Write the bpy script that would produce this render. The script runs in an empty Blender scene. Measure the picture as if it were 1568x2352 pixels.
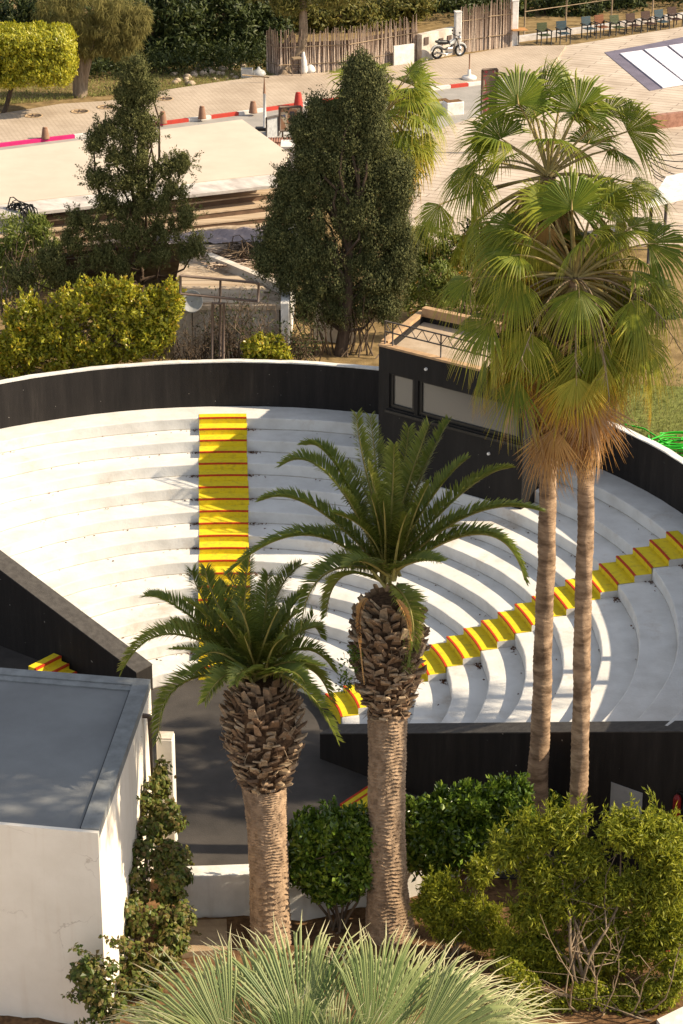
import bpy, math, random
import numpy as np
from mathutils import Vector
random.seed(7); RNG = np.random.default_rng(11)
rad = math.radians
scene = bpy.context.scene
COL = scene.collection
# ------------------------------------------------------------------ camera model (used to survey points from the photo)
F, PITCH, CH = 5446.0, 0.404, 28.413           # focal length in survey pixels (1568x2352), pitch, eye height
cp, sp = math.cos(PITCH), math.sin(PITCH)
def ray(x, y):
    u = (x-784)/F; v = (1176-y)/F
    return np.array([u, cp+v*sp, -sp+v*cp])
def pz(x, y, z):                               # survey point -> world point on the level z
    r = ray(x, y); t = (z-CH)/r[2]
    return np.array([r[0]*t, r[1]*t, z])
def pY(x, y, Y):                               # survey point -> world point at the distance Y
    r = ray(x, y); t = Y/r[1]
    return np.array([r[0]*t, Y, CH+r[2]*t])
def pxm(Y, z=2.0):                             # survey pixels per metre there
    return F/(Y*cp-(z-CH)*sp)
# ------------------------------------------------------------------ materials
def nodes_mat(name):
    m = bpy.data.materials.new(name); m.use_nodes = True
    nt = m.node_tree; b = nt.nodes['Principled BSDF']
    return m, nt, b
def N(nt, t, **kw):
    n = nt.nodes.new(t)
    for k, v in kw.items():
        if k in n.inputs.keys(): n.inputs[k].default_value = v
        else: setattr(n, k, v)
    return n
def L(nt, a, b): nt.links.new(a, b)
def ramp(nt, stops):
    r = nt.nodes.new('ShaderNodeValToRGB'); e = r.color_ramp.elements
    while len(e) < len(stops): e.new(0.5)
    for i, (p, c) in enumerate(stops):
        e[i].position = p; e[i].color = (*c, 1)
    return r
def mat(name, c1, c2=None, scale=3.0, rough=0.8, bump=0.0, bscale=40.0, spec=0.3, detail=6.0, stretch=None, lo=0.35, hi=0.65, metallic=0.0):
    m, nt, b = nodes_mat(name)
    b.inputs['Roughness'].default_value = rough
    b.inputs['Specular IOR Level'].default_value = spec
    b.inputs['Metallic'].default_value = metallic
    tc = N(nt, 'ShaderNodeTexCoord')
    src = tc.outputs['Object']
    if stretch:
        mp = N(nt, 'ShaderNodeMapping'); mp.inputs['Scale'].default_value = stretch
        L(nt, src, mp.inputs['Vector']); src = mp.outputs['Vector']
    if c2 is None: c2 = tuple(x*0.82 for x in c1)
    nz = N(nt, 'ShaderNodeTexNoise', Scale=scale, Detail=detail, Roughness=0.6)
    L(nt, src, nz.inputs['Vector'])
    r = ramp(nt, [(lo, c2), (hi, c1)]); L(nt, nz.outputs['Fac'], r.inputs['Fac'])
    L(nt, r.outputs['Color'], b.inputs['Base Color'])
    if bump:
        n2 = N(nt, 'ShaderNodeTexNoise', Scale=bscale, Detail=5.0, Roughness=0.65); L(nt, src, n2.inputs['Vector'])
        bp = N(nt, 'ShaderNodeBump', Strength=bump, Distance=0.03); L(nt, n2.outputs['Fac'], bp.inputs['Height'])
        L(nt, bp.outputs['Normal'], b.inputs['Normal'])
    return m
def leafmat(name, cols, rough=0.45, trans=0.25, spec=0.35, clump=None):
    """leaf colours vary from leaf to leaf (random per island); clump = big patches of another tone"""
    m, nt, b = nodes_mat(name)
    g = N(nt, 'ShaderNodeNewGeometry')
    k = len(cols)
    r = ramp(nt, [(i/max(1, k-1), c) for i, c in enumerate(cols)])
    L(nt, g.outputs['Random Per Island'], r.inputs['Fac'])
    col = r.outputs['Color']
    if clump:
        tc = N(nt, 'ShaderNodeTexCoord'); nz = N(nt, 'ShaderNodeTexNoise', Scale=clump[1], Detail=2.0)
        L(nt, tc.outputs['Object'], nz.inputs['Vector'])
        rr = ramp(nt, [(0.45, (0, 0, 0)), (0.6, (1, 1, 1))]); L(nt, nz.outputs['Fac'], rr.inputs['Fac'])
        mx = N(nt, 'ShaderNodeMix', data_type='RGBA'); mx.inputs['B'].default_value = (*clump[0], 1)
        f2 = N(nt, 'ShaderNodeMath', operation='MULTIPLY'); f2.inputs[1].default_value = 0.7
        L(nt, rr.outputs['Color'], f2.inputs[0]); L(nt, f2.outputs[0], mx.inputs['Factor'])
        L(nt, col, mx.inputs['A']); col = mx.outputs['Result']
    L(nt, col, b.inputs['Base Color'])
    b.inputs['Roughness'].default_value = rough; b.inputs['Specular IOR Level'].default_value = spec
    if trans:
        t = N(nt, 'ShaderNodeBsdfTranslucent'); L(nt, col, t.inputs['Color'])
        ms = N(nt, 'ShaderNodeMixShader'); ms.inputs['Fac'].default_value = trans
        L(nt, b.outputs[0], ms.inputs[1]); L(nt, t.outputs[0], ms.inputs[2])
        L(nt, ms.outputs[0], nt.nodes['Material Output'].inputs['Surface'])
    return m
def palmleafmat(name, stops, rough=0.5, trans=0.3, spec=0.22):
    """blade colour follows how dry the blade is there (attribute 'dry': 0 fresh .. 1 dead)"""
    m, nt, b = nodes_mat(name)
    a = N(nt, 'ShaderNodeAttribute', attribute_name='dry')
    g = N(nt, 'ShaderNodeNewGeometry')
    mm = N(nt, 'ShaderNodeMath', operation='MULTIPLY_ADD'); mm.inputs[1].default_value = 0.16; mm.inputs[2].default_value = -0.08
    L(nt, g.outputs['Random Per Island'], mm.inputs[0])
    ad = N(nt, 'ShaderNodeMath', operation='ADD'); L(nt, a.outputs['Fac'], ad.inputs[0]); L(nt, mm.outputs[0], ad.inputs[1])
    r = ramp(nt, stops); L(nt, ad.outputs[0], r.inputs['Fac'])
    L(nt, r.outputs['Color'], b.inputs['Base Color'])
    b.inputs['Roughness'].default_value = rough; b.inputs['Specular IOR Level'].default_value = spec
    t = N(nt, 'ShaderNodeBsdfTranslucent'); L(nt, r.outputs['Color'], t.inputs['Color'])
    ms = N(nt, 'ShaderNodeMixShader'); ms.inputs['Fac'].default_value = trans
    L(nt, b.outputs[0], ms.inputs[1]); L(nt, t.outputs[0], ms.inputs[2])
    L(nt, ms.outputs[0], nt.nodes['Material Output'].inputs['Surface'])
    return m
M = {}
def white_mat():
    m, nt, b = nodes_mat('white_plaster_tier')
    b.inputs['Roughness'].default_value = 0.75; b.inputs['Specular IOR Level'].default_value = 0.25
    tc = N(nt, 'ShaderNodeTexCoord'); o = tc.outputs['Object']
    n1 = N(nt, 'ShaderNodeTexNoise', Scale=1.3, Detail=8.0, Roughness=0.62); L(nt, o, n1.inputs['Vector'])
    r1 = ramp(nt, [(0.3, (.58, .56, .525)), (0.60, (.71, .695, .665))]); L(nt, n1.outputs['Fac'], r1.inputs['Fac'])
    n2 = N(nt, 'ShaderNodeTexNoise', Scale=0.55, Detail=9.0, Roughness=0.7); L(nt, o, n2.inputs['Vector'])
    r2 = ramp(nt, [(0.57, (0, 0, 0)), (0.72, (1, 1, 1))]); L(nt, n2.outputs['Fac'], r2.inputs['Fac'])
    f = N(nt, 'ShaderNodeMath', operation='MULTIPLY'); f.inputs[1].default_value = 0.6; L(nt, r2.outputs['Color'], f.inputs[0])
    mx = N(nt, 'ShaderNodeMix', data_type='RGBA'); mx.inputs['B'].default_value = (.42, .33, .24, 1)
    L(nt, f.outputs[0], mx.inputs['Factor']); L(nt, r1.outputs['Color'], mx.inputs['A'])
    nw = N(nt, 'ShaderNodeTexNoise', Scale=1.2, Detail=6.0); L(nt, o, nw.inputs['Vector']); va = N(nt, 'ShaderNodeVectorMath', operation='ADD'); L(nt, o, va.inputs[0]); L(nt, nw.outputs['Color'], va.inputs[1])
    v = N(nt, 'ShaderNodeTexVoronoi', feature='DISTANCE_TO_EDGE', Scale=.5); L(nt, va.outputs[0], v.inputs['Vector']); rc = ramp(nt, [(.0, (.5, .5, .5)), (.005, (0, 0, 0))]); L(nt, v.outputs['Distance'], rc.inputs['Fac']); rm = ramp(nt, [(.56, (0, 0, 0)), (.68, (1, 1, 1))]); L(nt, n2.outputs['Fac'], rm.inputs['Fac']); fm = N(nt, 'ShaderNodeMath', operation='MULTIPLY'); L(nt, rc.outputs['Color'], fm.inputs[0]); L(nt, rm.outputs['Color'], fm.inputs[1])
    mc = N(nt, 'ShaderNodeMix', data_type='RGBA'); mc.inputs['B'].default_value = (.36, .31, .26, 1); L(nt, fm.outputs[0], mc.inputs['Factor']); L(nt, mx.outputs['Result'], mc.inputs['A'])
    L(nt, mc.outputs['Result'], b.inputs['Base Color'])
    n3 = N(nt, 'ShaderNodeTexNoise', Scale=14.0, Detail=6.0); L(nt, o, n3.inputs['Vector'])
    bp = N(nt, 'ShaderNodeBump', Strength=0.22, Distance=0.03); L(nt, n3.outputs['Fac'], bp.inputs['Height']); L(nt, bp.outputs['Normal'], b.inputs['Normal'])
    return m
M['white'] = white_mat()
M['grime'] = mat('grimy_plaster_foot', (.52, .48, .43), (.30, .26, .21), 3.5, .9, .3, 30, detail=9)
M['coping'] = mat('white_coping', (.78, .76, .73), (.6, .57, .53), 4, .8, .2, 30)
M['black'] = mat('black_wall_paint', (.024, .021, .020), (.016, .0145, .014), 1.2, .7, .15, 60, .12, stretch=(1, 1, .25))
def black_mat(name, c1, c2, streak):
    m, nt, b = nodes_mat(name); b.inputs['Roughness'].default_value = .68; b.inputs['Specular IOR Level'].default_value = .14
    tc = N(nt, 'ShaderNodeTexCoord'); o = tc.outputs['Object']
    mp = N(nt, 'ShaderNodeMapping'); mp.inputs['Scale'].default_value = (2.2, 2.2, .22); L(nt, o, mp.inputs['Vector'])
    n1 = N(nt, 'ShaderNodeTexNoise', Scale=1.6, Detail=9.0, Roughness=.7); L(nt, mp.outputs[0], n1.inputs['Vector']); r1 = ramp(nt, [(.35, c2), (.58, c1), (.8, streak)]); L(nt, n1.outputs['Fac'], r1.inputs['Fac'])
    n2 = N(nt, 'ShaderNodeTexNoise', Scale=9.0, Detail=3.0); L(nt, o, n2.inputs['Vector']); r2 = ramp(nt, [(.745, (0, 0, 0)), (.77, (1, 1, 1))]); L(nt, n2.outputs['Fac'], r2.inputs['Fac'])
    mx = N(nt, 'ShaderNodeMix', data_type='RGBA'); mx.inputs['B'].default_value = (.30, .28, .25, 1); L(nt, r2.outputs['Color'], mx.inputs['Factor']); L(nt, r1.outputs['Color'], mx.inputs['A']); L(nt, mx.outputs['Result'], b.inputs['Base Color'])
    n3 = N(nt, 'ShaderNodeTexNoise', Scale=45.0, Detail=6.0); L(nt, o, n3.inputs['Vector']); bp = N(nt, 'ShaderNodeBump', Strength=.35, Distance=.02); L(nt, n3.outputs['Fac'], bp.inputs['Height']); L(nt, bp.outputs['Normal'], b.inputs['Normal']); return m
M['black'] = black_mat('black_wall_paint', (.026, .0225, .021), (.017, .015, .0145), (.05, .043, .038))
def plaster_mat(name, c1, c2, crack, stain):
    m, nt, b = nodes_mat(name); b.inputs['Roughness'].default_value = .85; b.inputs['Specular IOR Level'].default_value = .2
    tc = N(nt, 'ShaderNodeTexCoord'); o = tc.outputs['Object']
    n1 = N(nt, 'ShaderNodeTexNoise', Scale=1.0, Detail=8.0, Roughness=.65); L(nt, o, n1.inputs['Vector']); r1 = ramp(nt, [(.32, c2), (.6, c1)]); L(nt, n1.outputs['Fac'], r1.inputs['Fac'])
    mp = N(nt, 'ShaderNodeMapping'); mp.inputs['Scale'].default_value = (3, 3, .3); L(nt, o, mp.inputs['Vector'])
    n2 = N(nt, 'ShaderNodeTexNoise', Scale=1.4, Detail=8.0); L(nt, mp.outputs[0], n2.inputs['Vector']); r2 = ramp(nt, [(.52, (0, 0, 0)), (.8, (1, 1, 1))]); L(nt, n2.outputs['Fac'], r2.inputs['Fac'])
    f = N(nt, 'ShaderNodeMath', operation='MULTIPLY'); f.inputs[1].default_value = .5; L(nt, r2.outputs['Color'], f.inputs[0])
    mx = N(nt, 'ShaderNodeMix', data_type='RGBA'); mx.inputs['B'].default_value = (*stain, 1); L(nt, f.outputs[0], mx.inputs['Factor']); L(nt, r1.outputs['Color'], mx.inputs['A'])
    nw = N(nt, 'ShaderNodeTexNoise', Scale=1.5, Detail=6.0); L(nt, o, nw.inputs['Vector']); va = N(nt, 'ShaderNodeVectorMath', operation='ADD'); L(nt, o, va.inputs[0]); L(nt, nw.outputs['Color'], va.inputs[1])
    v = N(nt, 'ShaderNodeTexVoronoi', feature='DISTANCE_TO_EDGE', Scale=.55); L(nt, va.outputs[0], v.inputs['Vector']); r3 = ramp(nt, [(.0, (1, 1, 1)), (.006, (0, 0, 0))]); L(nt, v.outputs['Distance'], r3.inputs['Fac'])
    n4 = N(nt, 'ShaderNodeTexNoise', Scale=.9, Detail=2.0); L(nt, o, n4.inputs['Vector']); r4 = ramp(nt, [(.5, (0, 0, 0)), (.62, (.6, .6, .6))]); L(nt, n4.outputs['Fac'], r4.inputs['Fac'])
    f2 = N(nt, 'ShaderNodeMath', operation='MULTIPLY'); L(nt, r3.outputs['Color'], f2.inputs[0]); L(nt, r4.outputs['Color'], f2.inputs[1])
    m2 = N(nt, 'ShaderNodeMix', data_type='RGBA'); m2.inputs['B'].default_value = (*crack, 1); L(nt, f2.outputs[0], m2.inputs['Factor']); L(nt, mx.outputs['Result'], m2.inputs['A']); L(nt, m2.outputs['Result'], b.inputs['Base Color'])
    n3 = N(nt, 'ShaderNodeTexNoise', Scale=22.0, Detail=6.0); L(nt, o, n3.inputs['Vector']); bp = N(nt, 'ShaderNodeBump', Strength=.28, Distance=.02); L(nt, n3.outputs['Fac'], bp.inputs['Height']); L(nt, bp.outputs['Normal'], b.inputs['Normal']); return m
M['caplit'] = mat('sunlit_black_cap', (.085, .078, .072), (.055, .05, .047), 6, .75, .3, 90, .15)  # lighter copy of the wall black; sunlight on the tops put into the colour
M['booth'] = black_mat('booth_black_paint', (.022, .020, .019), (.016, .0145, .014), (.036, .032, .03))
M['floor'] = mat('dark_stage_floor', (.078, .068, .06), (.036, .032, .029), .8, .85, .3, 25, .3, lo=.3, hi=.7)
M['yellow'] = mat('yellow_step_paint', (.76, .585, .022), (.54, .40, .04), 7, .7, .25, 30, .2, detail=10, lo=.28, hi=.5)
M['red'] = mat('red_nosing_paint', (.60, .05, .008), (.36, .04, .012), 14, .65, detail=10)
M['bwall'] = plaster_mat('cream_plaster', (.87, .79, .68), (.80, .72, .61), (.42, .33, .25), (.70, .58, .45))
M['lowwall'] = plaster_mat('white_garden_plaster', (.74, .71, .66), (.60, .57, .52), (.30, .26, .22), (.42, .36, .30))
M['broof'] = mat('grey_roof_membrane', (.215, .22, .22), (.17, .172, .172), .6, .75, .15, 35, .3)
M['bparapet'] = mat('grey_parapet_paint', (.25, .26, .26), (.17, .175, .175), 3, .75, .2, 30, .3)
M['soil'] = mat('brown_soil', (.22, .125, .06), (.09, .05, .026), 6, .95, .7, 20, .1)
M['slab'] = mat('tan_concrete_slab', (.42, .30, .18), (.32, .22, .13), 5, .9, .3, 40)
M['pave'] = None
M['slab_pale'] = mat('pale_bounce_paving', (.82, .74, .62), (.76, .68, .57), 2, .9)
M['road'] = mat('grey_asphalt', (.36, .33, .30), (.29, .27, .245), 1.5, .9, .3, 60)
M['dirt'] = mat('dry_grass_dirt', (.30, .21, .10), (.16, .11, .05), 2.2, .95, .6, 18, .1)
M['deck_plain'] = mat('beige_terrace_floor', (.58, .49, .40), (.49, .41, .33), 1.0, .9, .2, 20, stretch=(1, .3, 1))
M['roofbeige'] = mat('beige_flat_roof', (.60, .51, .41), (.53, .445, .355), .5, .85, .1, 10)
M['marble'] = mat('grey_marble_edge', (.60, .56, .52), (.38, .34, .32), 4, .6, stretch=(.4, 1, 1))
M['timber'] = mat('beige_timber_step', (.56, .45, .33), (.36, .26, .17), 2, .8, .2, 20, stretch=(.12, 3, 3))
M['timberdark'] = mat('shaded_brown_timber', (.18, .11, .07), (.11, .07, .045), 3, .8, stretch=(.15, 3, 3))  # darker than the boards; shade lines of the canopy put into the colour
M['kerbred'] = mat('red_kerb_paint', (.52, .05, .03), (.42, .05, .035), 5, .7)
M['kerbpink'] = mat('magenta_kerb_paint', (.60, .02, .17), (.5, .02, .13), 5, .7)
M['kerbwhite'] = mat('white_kerb_paint', (.74, .70, .66), (.6, .56, .52), 5, .8)
M['reed'] = None
M['whitewall'] = mat('weathered_white_wall', (.70, .65, .58), (.44, .37, .30), 1.6, .9, .3, 18)
M['metal'] = mat('dark_steel', (.10, .085, .075), (.06, .05, .045), 8, .5, metallic=.4)
M['rust'] = mat('brown_steel', (.14, .10, .08), (.10, .07, .055), 10, .6, metallic=.2)
M['glass'] = None
M['plastic'] = mat('black_plastic', (.02, .02, .02), (.014, .014, .014), 5, .4)
M['chrome'] = mat('bright_metal', (.6, .6, .6), (.45, .45, .45), 5, .25, metallic=1.0)
M['cone'] = mat('terracotta_concrete', (.29, .16, .10), (.21, .115, .075), 6, .85)
M['conered'] = mat('red_concrete', (.50, .05, .035), (.38, .04, .03), 6, .8)
M['bark'] = mat('grey_bark', (.30, .23, .16), (.15, .11, .075), 9, .9, .8, 30, .1, stretch=(1, 1, .25))
M['darkbark'] = mat('dark_bark', (.12, .085, .06), (.06, .042, .03), 9, .9, .8, 30, .1, stretch=(1, 1, .25))
M['twig'] = mat('dry_twig', (.17, .12, .08), (.10, .07, .045), 5, .9)
M['twigpale'] = mat('pale_twig', (.34, .25, .16), (.22, .16, .10), 5, .9)
M['hose'] = mat('green_hose_rubber', (.03, .50, .02), (.02, .36, .015), 6, .4)
M['extred'] = mat('extinguisher_red', (.20, .008, .008), (.16, .01, .01), 5, .35)
M['panelwhite'] = mat('shaded_white_board', (.34, .34, .34), (.28, .28, .28), 4, .7)  # white board coloured grey; the shade on it is in the colour
M['wood'] = mat('orange_wood', (.48, .24, .08), (.34, .16, .05), 6, .6, stretch=(.2, 2, 2))
M['chgreen'] = mat('shaded_green_chair', (.06, .075, .03), (.05, .06, .025), 5, .6)  # chair colours darkened; the shade of the trees is put into them
M['chblue'] = mat('shaded_blue_chair', (.045, .075, .09), (.035, .06, .075), 5, .6)
M['chorange'] = mat('shaded_orange_chair', (.20, .075, .03), (.16, .06, .025), 5, .6)
M['chdark'] = mat('dark_chair_timber', (.03, .025, .022), (.02, .017, .015), 5, .6)
M['chbrown'] = mat('shaded_brown_chair', (.06, .028, .018), (.045, .02, .014), 5, .6)
M['tile'] = mat('red_roof_tile', (.40, .21, .15), (.26, .13, .09), 6, .85)
M['sheet'] = mat('mauve_tarpaulin', (.34, .28, .28), (.28, .23, .235), .9, .8, .3, 6)
M['shade'] = mat('grey_violet_mat', (.17, .15, .20), (.13, .115, .155), 1.2, .8)
M['panel'] = mat('white_shade_panel', (.80, .78, .82), (.75, .73, .78), 1.0, .8)
M['rock'] = mat('tan_rock', (.55, .44, .32), (.30, .22, .15), 5, .9, .6, 14)
M['bag'] = mat('grey_plastic_sack', (.45, .45, .44), (.32, .32, .32), 8, .5)
def pave_mat():
    m, nt, b = nodes_mat('beige_paving_blocks')
    b.inputs['Roughness'].default_value = .9; b.inputs['Specular IOR Level'].default_value = .2
    tc = N(nt, 'ShaderNodeTexCoord'); mp = N(nt, 'ShaderNodeMapping'); mp.inputs['Rotation'].default_value = (0, 0, rad(28))
    L(nt, tc.outputs['Object'], mp.inputs['Vector'])
    br = N(nt, 'ShaderNodeTexBrick', Scale=1.9); br.inputs['Color1'].default_value = (.56, .46, .36, 1); br.inputs['Color2'].default_value = (.49, .40, .31, 1)
    br.inputs['Mortar'].default_value = (.33, .26, .20, 1); br.inputs['Mortar Size'].default_value = .03
    L(nt, mp.outputs['Vector'], br.inputs['Vector'])
    nz = N(nt, 'ShaderNodeTexNoise', Scale=.6, Detail=7.0); L(nt, tc.outputs['Object'], nz.inputs['Vector'])
    r = ramp(nt, [(.3, (.78, .76, .74)), (.65, (1, 1, 1))]); L(nt, nz.outputs['Fac'], r.inputs['Fac'])
    mx = N(nt, 'ShaderNodeMix', data_type='RGBA', blend_type='MULTIPLY'); mx.inputs['Factor'].default_value = 1
    L(nt, br.outputs['Color'], mx.inputs['A']); L(nt, r.outputs['Color'], mx.inputs['B'])
    L(nt, mx.outputs['Result'], b.inputs['Base Color'])
    return m
M['pave'] = pave_mat()
def island_mat(name, cols, rough=.9, spec=.1, bump=0):
    m, nt, b = nodes_mat(name)
    g = N(nt, 'ShaderNodeNewGeometry'); k = len(cols)
    r = ramp(nt, [(i/max(1, k-1), c) for i, c in enumerate(cols)]); L(nt, g.outputs['Random Per Island'], r.inputs['Fac'])
    tc = N(nt, 'ShaderNodeTexCoord'); nz = N(nt, 'ShaderNodeTexNoise', Scale=18.0, Detail=4.0); L(nt, tc.outputs['Object'], nz.inputs['Vector'])
    rr = ramp(nt, [(.3, (.6, .6, .6)), (.7, (1, 1, 1))]); L(nt, nz.outputs['Fac'], rr.inputs['Fac'])
    mx = N(nt, 'ShaderNodeMix', data_type='RGBA', blend_type='MULTIPLY'); mx.inputs['Factor'].default_value = 1
    L(nt, r.outputs['Color'], mx.inputs['A']); L(nt, rr.outputs['Color'], mx.inputs['B'])
    L(nt, mx.outputs['Result'], b.inputs['Base Color'])
    b.inputs['Roughness'].default_value = rough; b.inputs['Specular IOR Level'].default_value = spec
    return m
M['reed'] = island_mat('grey_brown_reeds', [(.36, .27, .21), (.55, .43, .34), (.68, .55, .44), (.44, .33, .26), (.26, .19, .15)])
M['boot'] = island_mat('palm_leaf_base', [(.14, .09, .06), (.36, .25, .16), (.55, .42, .28), (.22, .145, .09), (.33, .21, .13), (.45, .33, .22)])
M['bootfibre'] = mat('palm_fibre', (.14, .085, .05), (.05, .03, .02), 14, .95, .8, 40, .05)
M['datetrunk'] = mat('date_palm_bark', (.43, .30, .195), (.25, .17, .11), 6, .9, .9, 40, .08, detail=10, lo=.38, hi=.6)
M['fantrunk'] = mat('fan_palm_bark', (.46, .32, .21), (.17, .11, .07), 2.2, .9, .7, 14, .08, stretch=(1, 1, 3))
def pane_mat():
    m, nt, b = nodes_mat('dusty_window_glass')
    b.inputs['Base Color'].default_value = (.13, .12, .105, 1); b.inputs['Roughness'].default_value = .14
    b.inputs['Specular IOR Level'].default_value = .6
    return m
M['glass'] = pane_mat()
# foliage
M['f_date'] = palmleafmat('date_frond_leaflets', [(0, (.15, .20, .034)), (.35, (.30, .32, .06)), (.7, (.38, .32, .09)), (1, (.42, .30, .12))], trans=.4, rough=.42, spec=.35)
M['f_rachis'] = mat('frond_midrib', (.32, .28, .08), (.24, .20, .06), 5, .5)
M['f_fan'] = palmleafmat('fan_leaf_blade', [(0, (.115, .165, .016)), (.2, (.28, .30, .03)), (.4, (.46, .40, .055)), (.62, (.62, .38, .035)), (.8, (.50, .26, .06)), (1, (.42, .24, .12))], trans=.34)
M['f_fanpale'] = palmleafmat('pale_fan_leaf_blade', [(0, (.13, .19, .06)), (.22, (.34, .37, .15)), (.55, (.64, .58, .36)), (.85, (.56, .42, .25)), (1, (.40, .26, .14))], trans=.25)
M['f_petiole'] = mat('fan_petiole', (.38, .30, .11), (.26, .19, .07), 5, .5)
M['f_dead'] = palmleafmat('dead_fan_leaf', [(0, (.46, .26, .07)), (.5, (.62, .37, .14)), (1, (.48, .31, .18))], trans=.3, rough=.8, spec=.1)
M['f_conifer'] = leafmat('juniper_foliage', [(.065, .074, .022), (.125, .13, .042), (.20, .19, .07)], .7, .15, .15)
M['f_conifer2'] = leafmat('cypress_foliage', [(.045, .056, .02), (.10, .108, .04), (.19, .187, .072)], .7, .15, .15)
M['f_yellow'] = leafmat('yellow_green_leaves', [(.17, .20, .018), (.36, .36, .03), (.54, .49, .04), (.24, .27, .03), (.58, .40, .04)], .35, .34, .4)
M['f_mid'] = leafmat('mid_green_leaves', [(.10, .14, .025), (.18, .22, .04), (.25, .27, .06)], .45, .35, .35)
M['f_hedge'] = leafmat('glossy_hedge_leaves', [(.045, .085, .011), (.10, .165, .018), (.21, .28, .032)], .26, .2, .5)
M['f_ivy'] = leafmat('climber_leaves', [(.05, .08, .014), (.11, .15, .024), (.20, .21, .04), (.20, .14, .05), (.08, .11, .018)], .45, .32, .35)
M['f_wispy'] = leafmat('pepper_tree_leaves', [(.13, .165, .014), (.26, .29, .024), (.42, .41, .034), (.17, .20, .018)], .45, .38, .3)
M['f_feather'] = leafmat('feathery_olive_foliage', [(.15, .14, .04), (.22, .19, .06), (.27, .23, .08)], .7, .3, .1)
M['f_dark'] = leafmat('dark_wood_leaves', [(.022, .035, .010), (.05, .068, .018), (.085, .10, .025)], .5, .25, .25)
M['f_olive'] = leafmat('olive_wood_leaves', [(.09, .10, .02), (.17, .16, .035), (.24, .2, .05)], .5, .3, .25)
M['f_clipped'] = leafmat('clipped_tree_leaves', [(.26, .28, .018), (.42, .40, .025), (.54, .47, .035), (.22, .25, .025)], .4, .35, .4)
M['lawn'] = mat('lawn_soil', (.20, .22, .06), (.13, .14, .04), 5, .95, .5, 25, .1)
def deck_mat():
    m, nt, b = nodes_mat('jointed_terrace_floor'); b.inputs['Roughness'].default_value = .9; b.inputs['Specular IOR Level'].default_value = .2
    tc = N(nt, 'ShaderNodeTexCoord'); mp = N(nt, 'ShaderNodeMapping'); mp.inputs['Rotation'].default_value = (0, 0, rad(24)); L(nt, tc.outputs['Object'], mp.inputs['Vector'])
    br = N(nt, 'ShaderNodeTexBrick', Scale=.55); br.inputs['Color1'].default_value = (.57, .48, .39, 1); br.inputs['Color2'].default_value = (.52, .435, .35, 1); br.inputs['Mortar'].default_value = (.26, .20, .16, 1); br.inputs['Mortar Size'].default_value = .012; br.inputs['Brick Width'].default_value = 1.6
    L(nt, mp.outputs['Vector'], br.inputs['Vector']); nz = N(nt, 'ShaderNodeTexNoise', Scale=.7, Detail=8.0); L(nt, tc.outputs['Object'], nz.inputs['Vector'])
    r = ramp(nt, [(.3, (.72, .69, .66)), (.62, (1, 1, 1))]); L(nt, nz.outputs['Fac'], r.inputs['Fac'])
    mx = N(nt, 'ShaderNodeMix', data_type='RGBA', blend_type='MULTIPLY'); mx.inputs['Factor'].default_value = 1; L(nt, br.outputs['Color'], mx.inputs['A']); L(nt, r.outputs['Color'], mx.inputs['B']); L(nt, mx.outputs['Result'], b.inputs['Base Color']); return m
M['deck'] = deck_mat()
M['f_grass'] = leafmat('lawn_blades', [(.16, .19, .05), (.30, .29, .10), (.22, .24, .06), (.36, .32, .14)], .7, .2, .1)
M['f_flower'] = leafmat('orange_blossom', [(.70, .20, .02), (.75, .35, .03)], .6, .3, .1)
M['f_flowerred'] = leafmat('red_blossom', [(.6, .03, .02), (.7, .08, .12)], .6, .3, .1)
M['f_litter'] = leafmat('dry_leaf_litter', [(.10, .05, .03), (.18, .09, .05), (.06, .03, .02)], .9, 0, .05)
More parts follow.
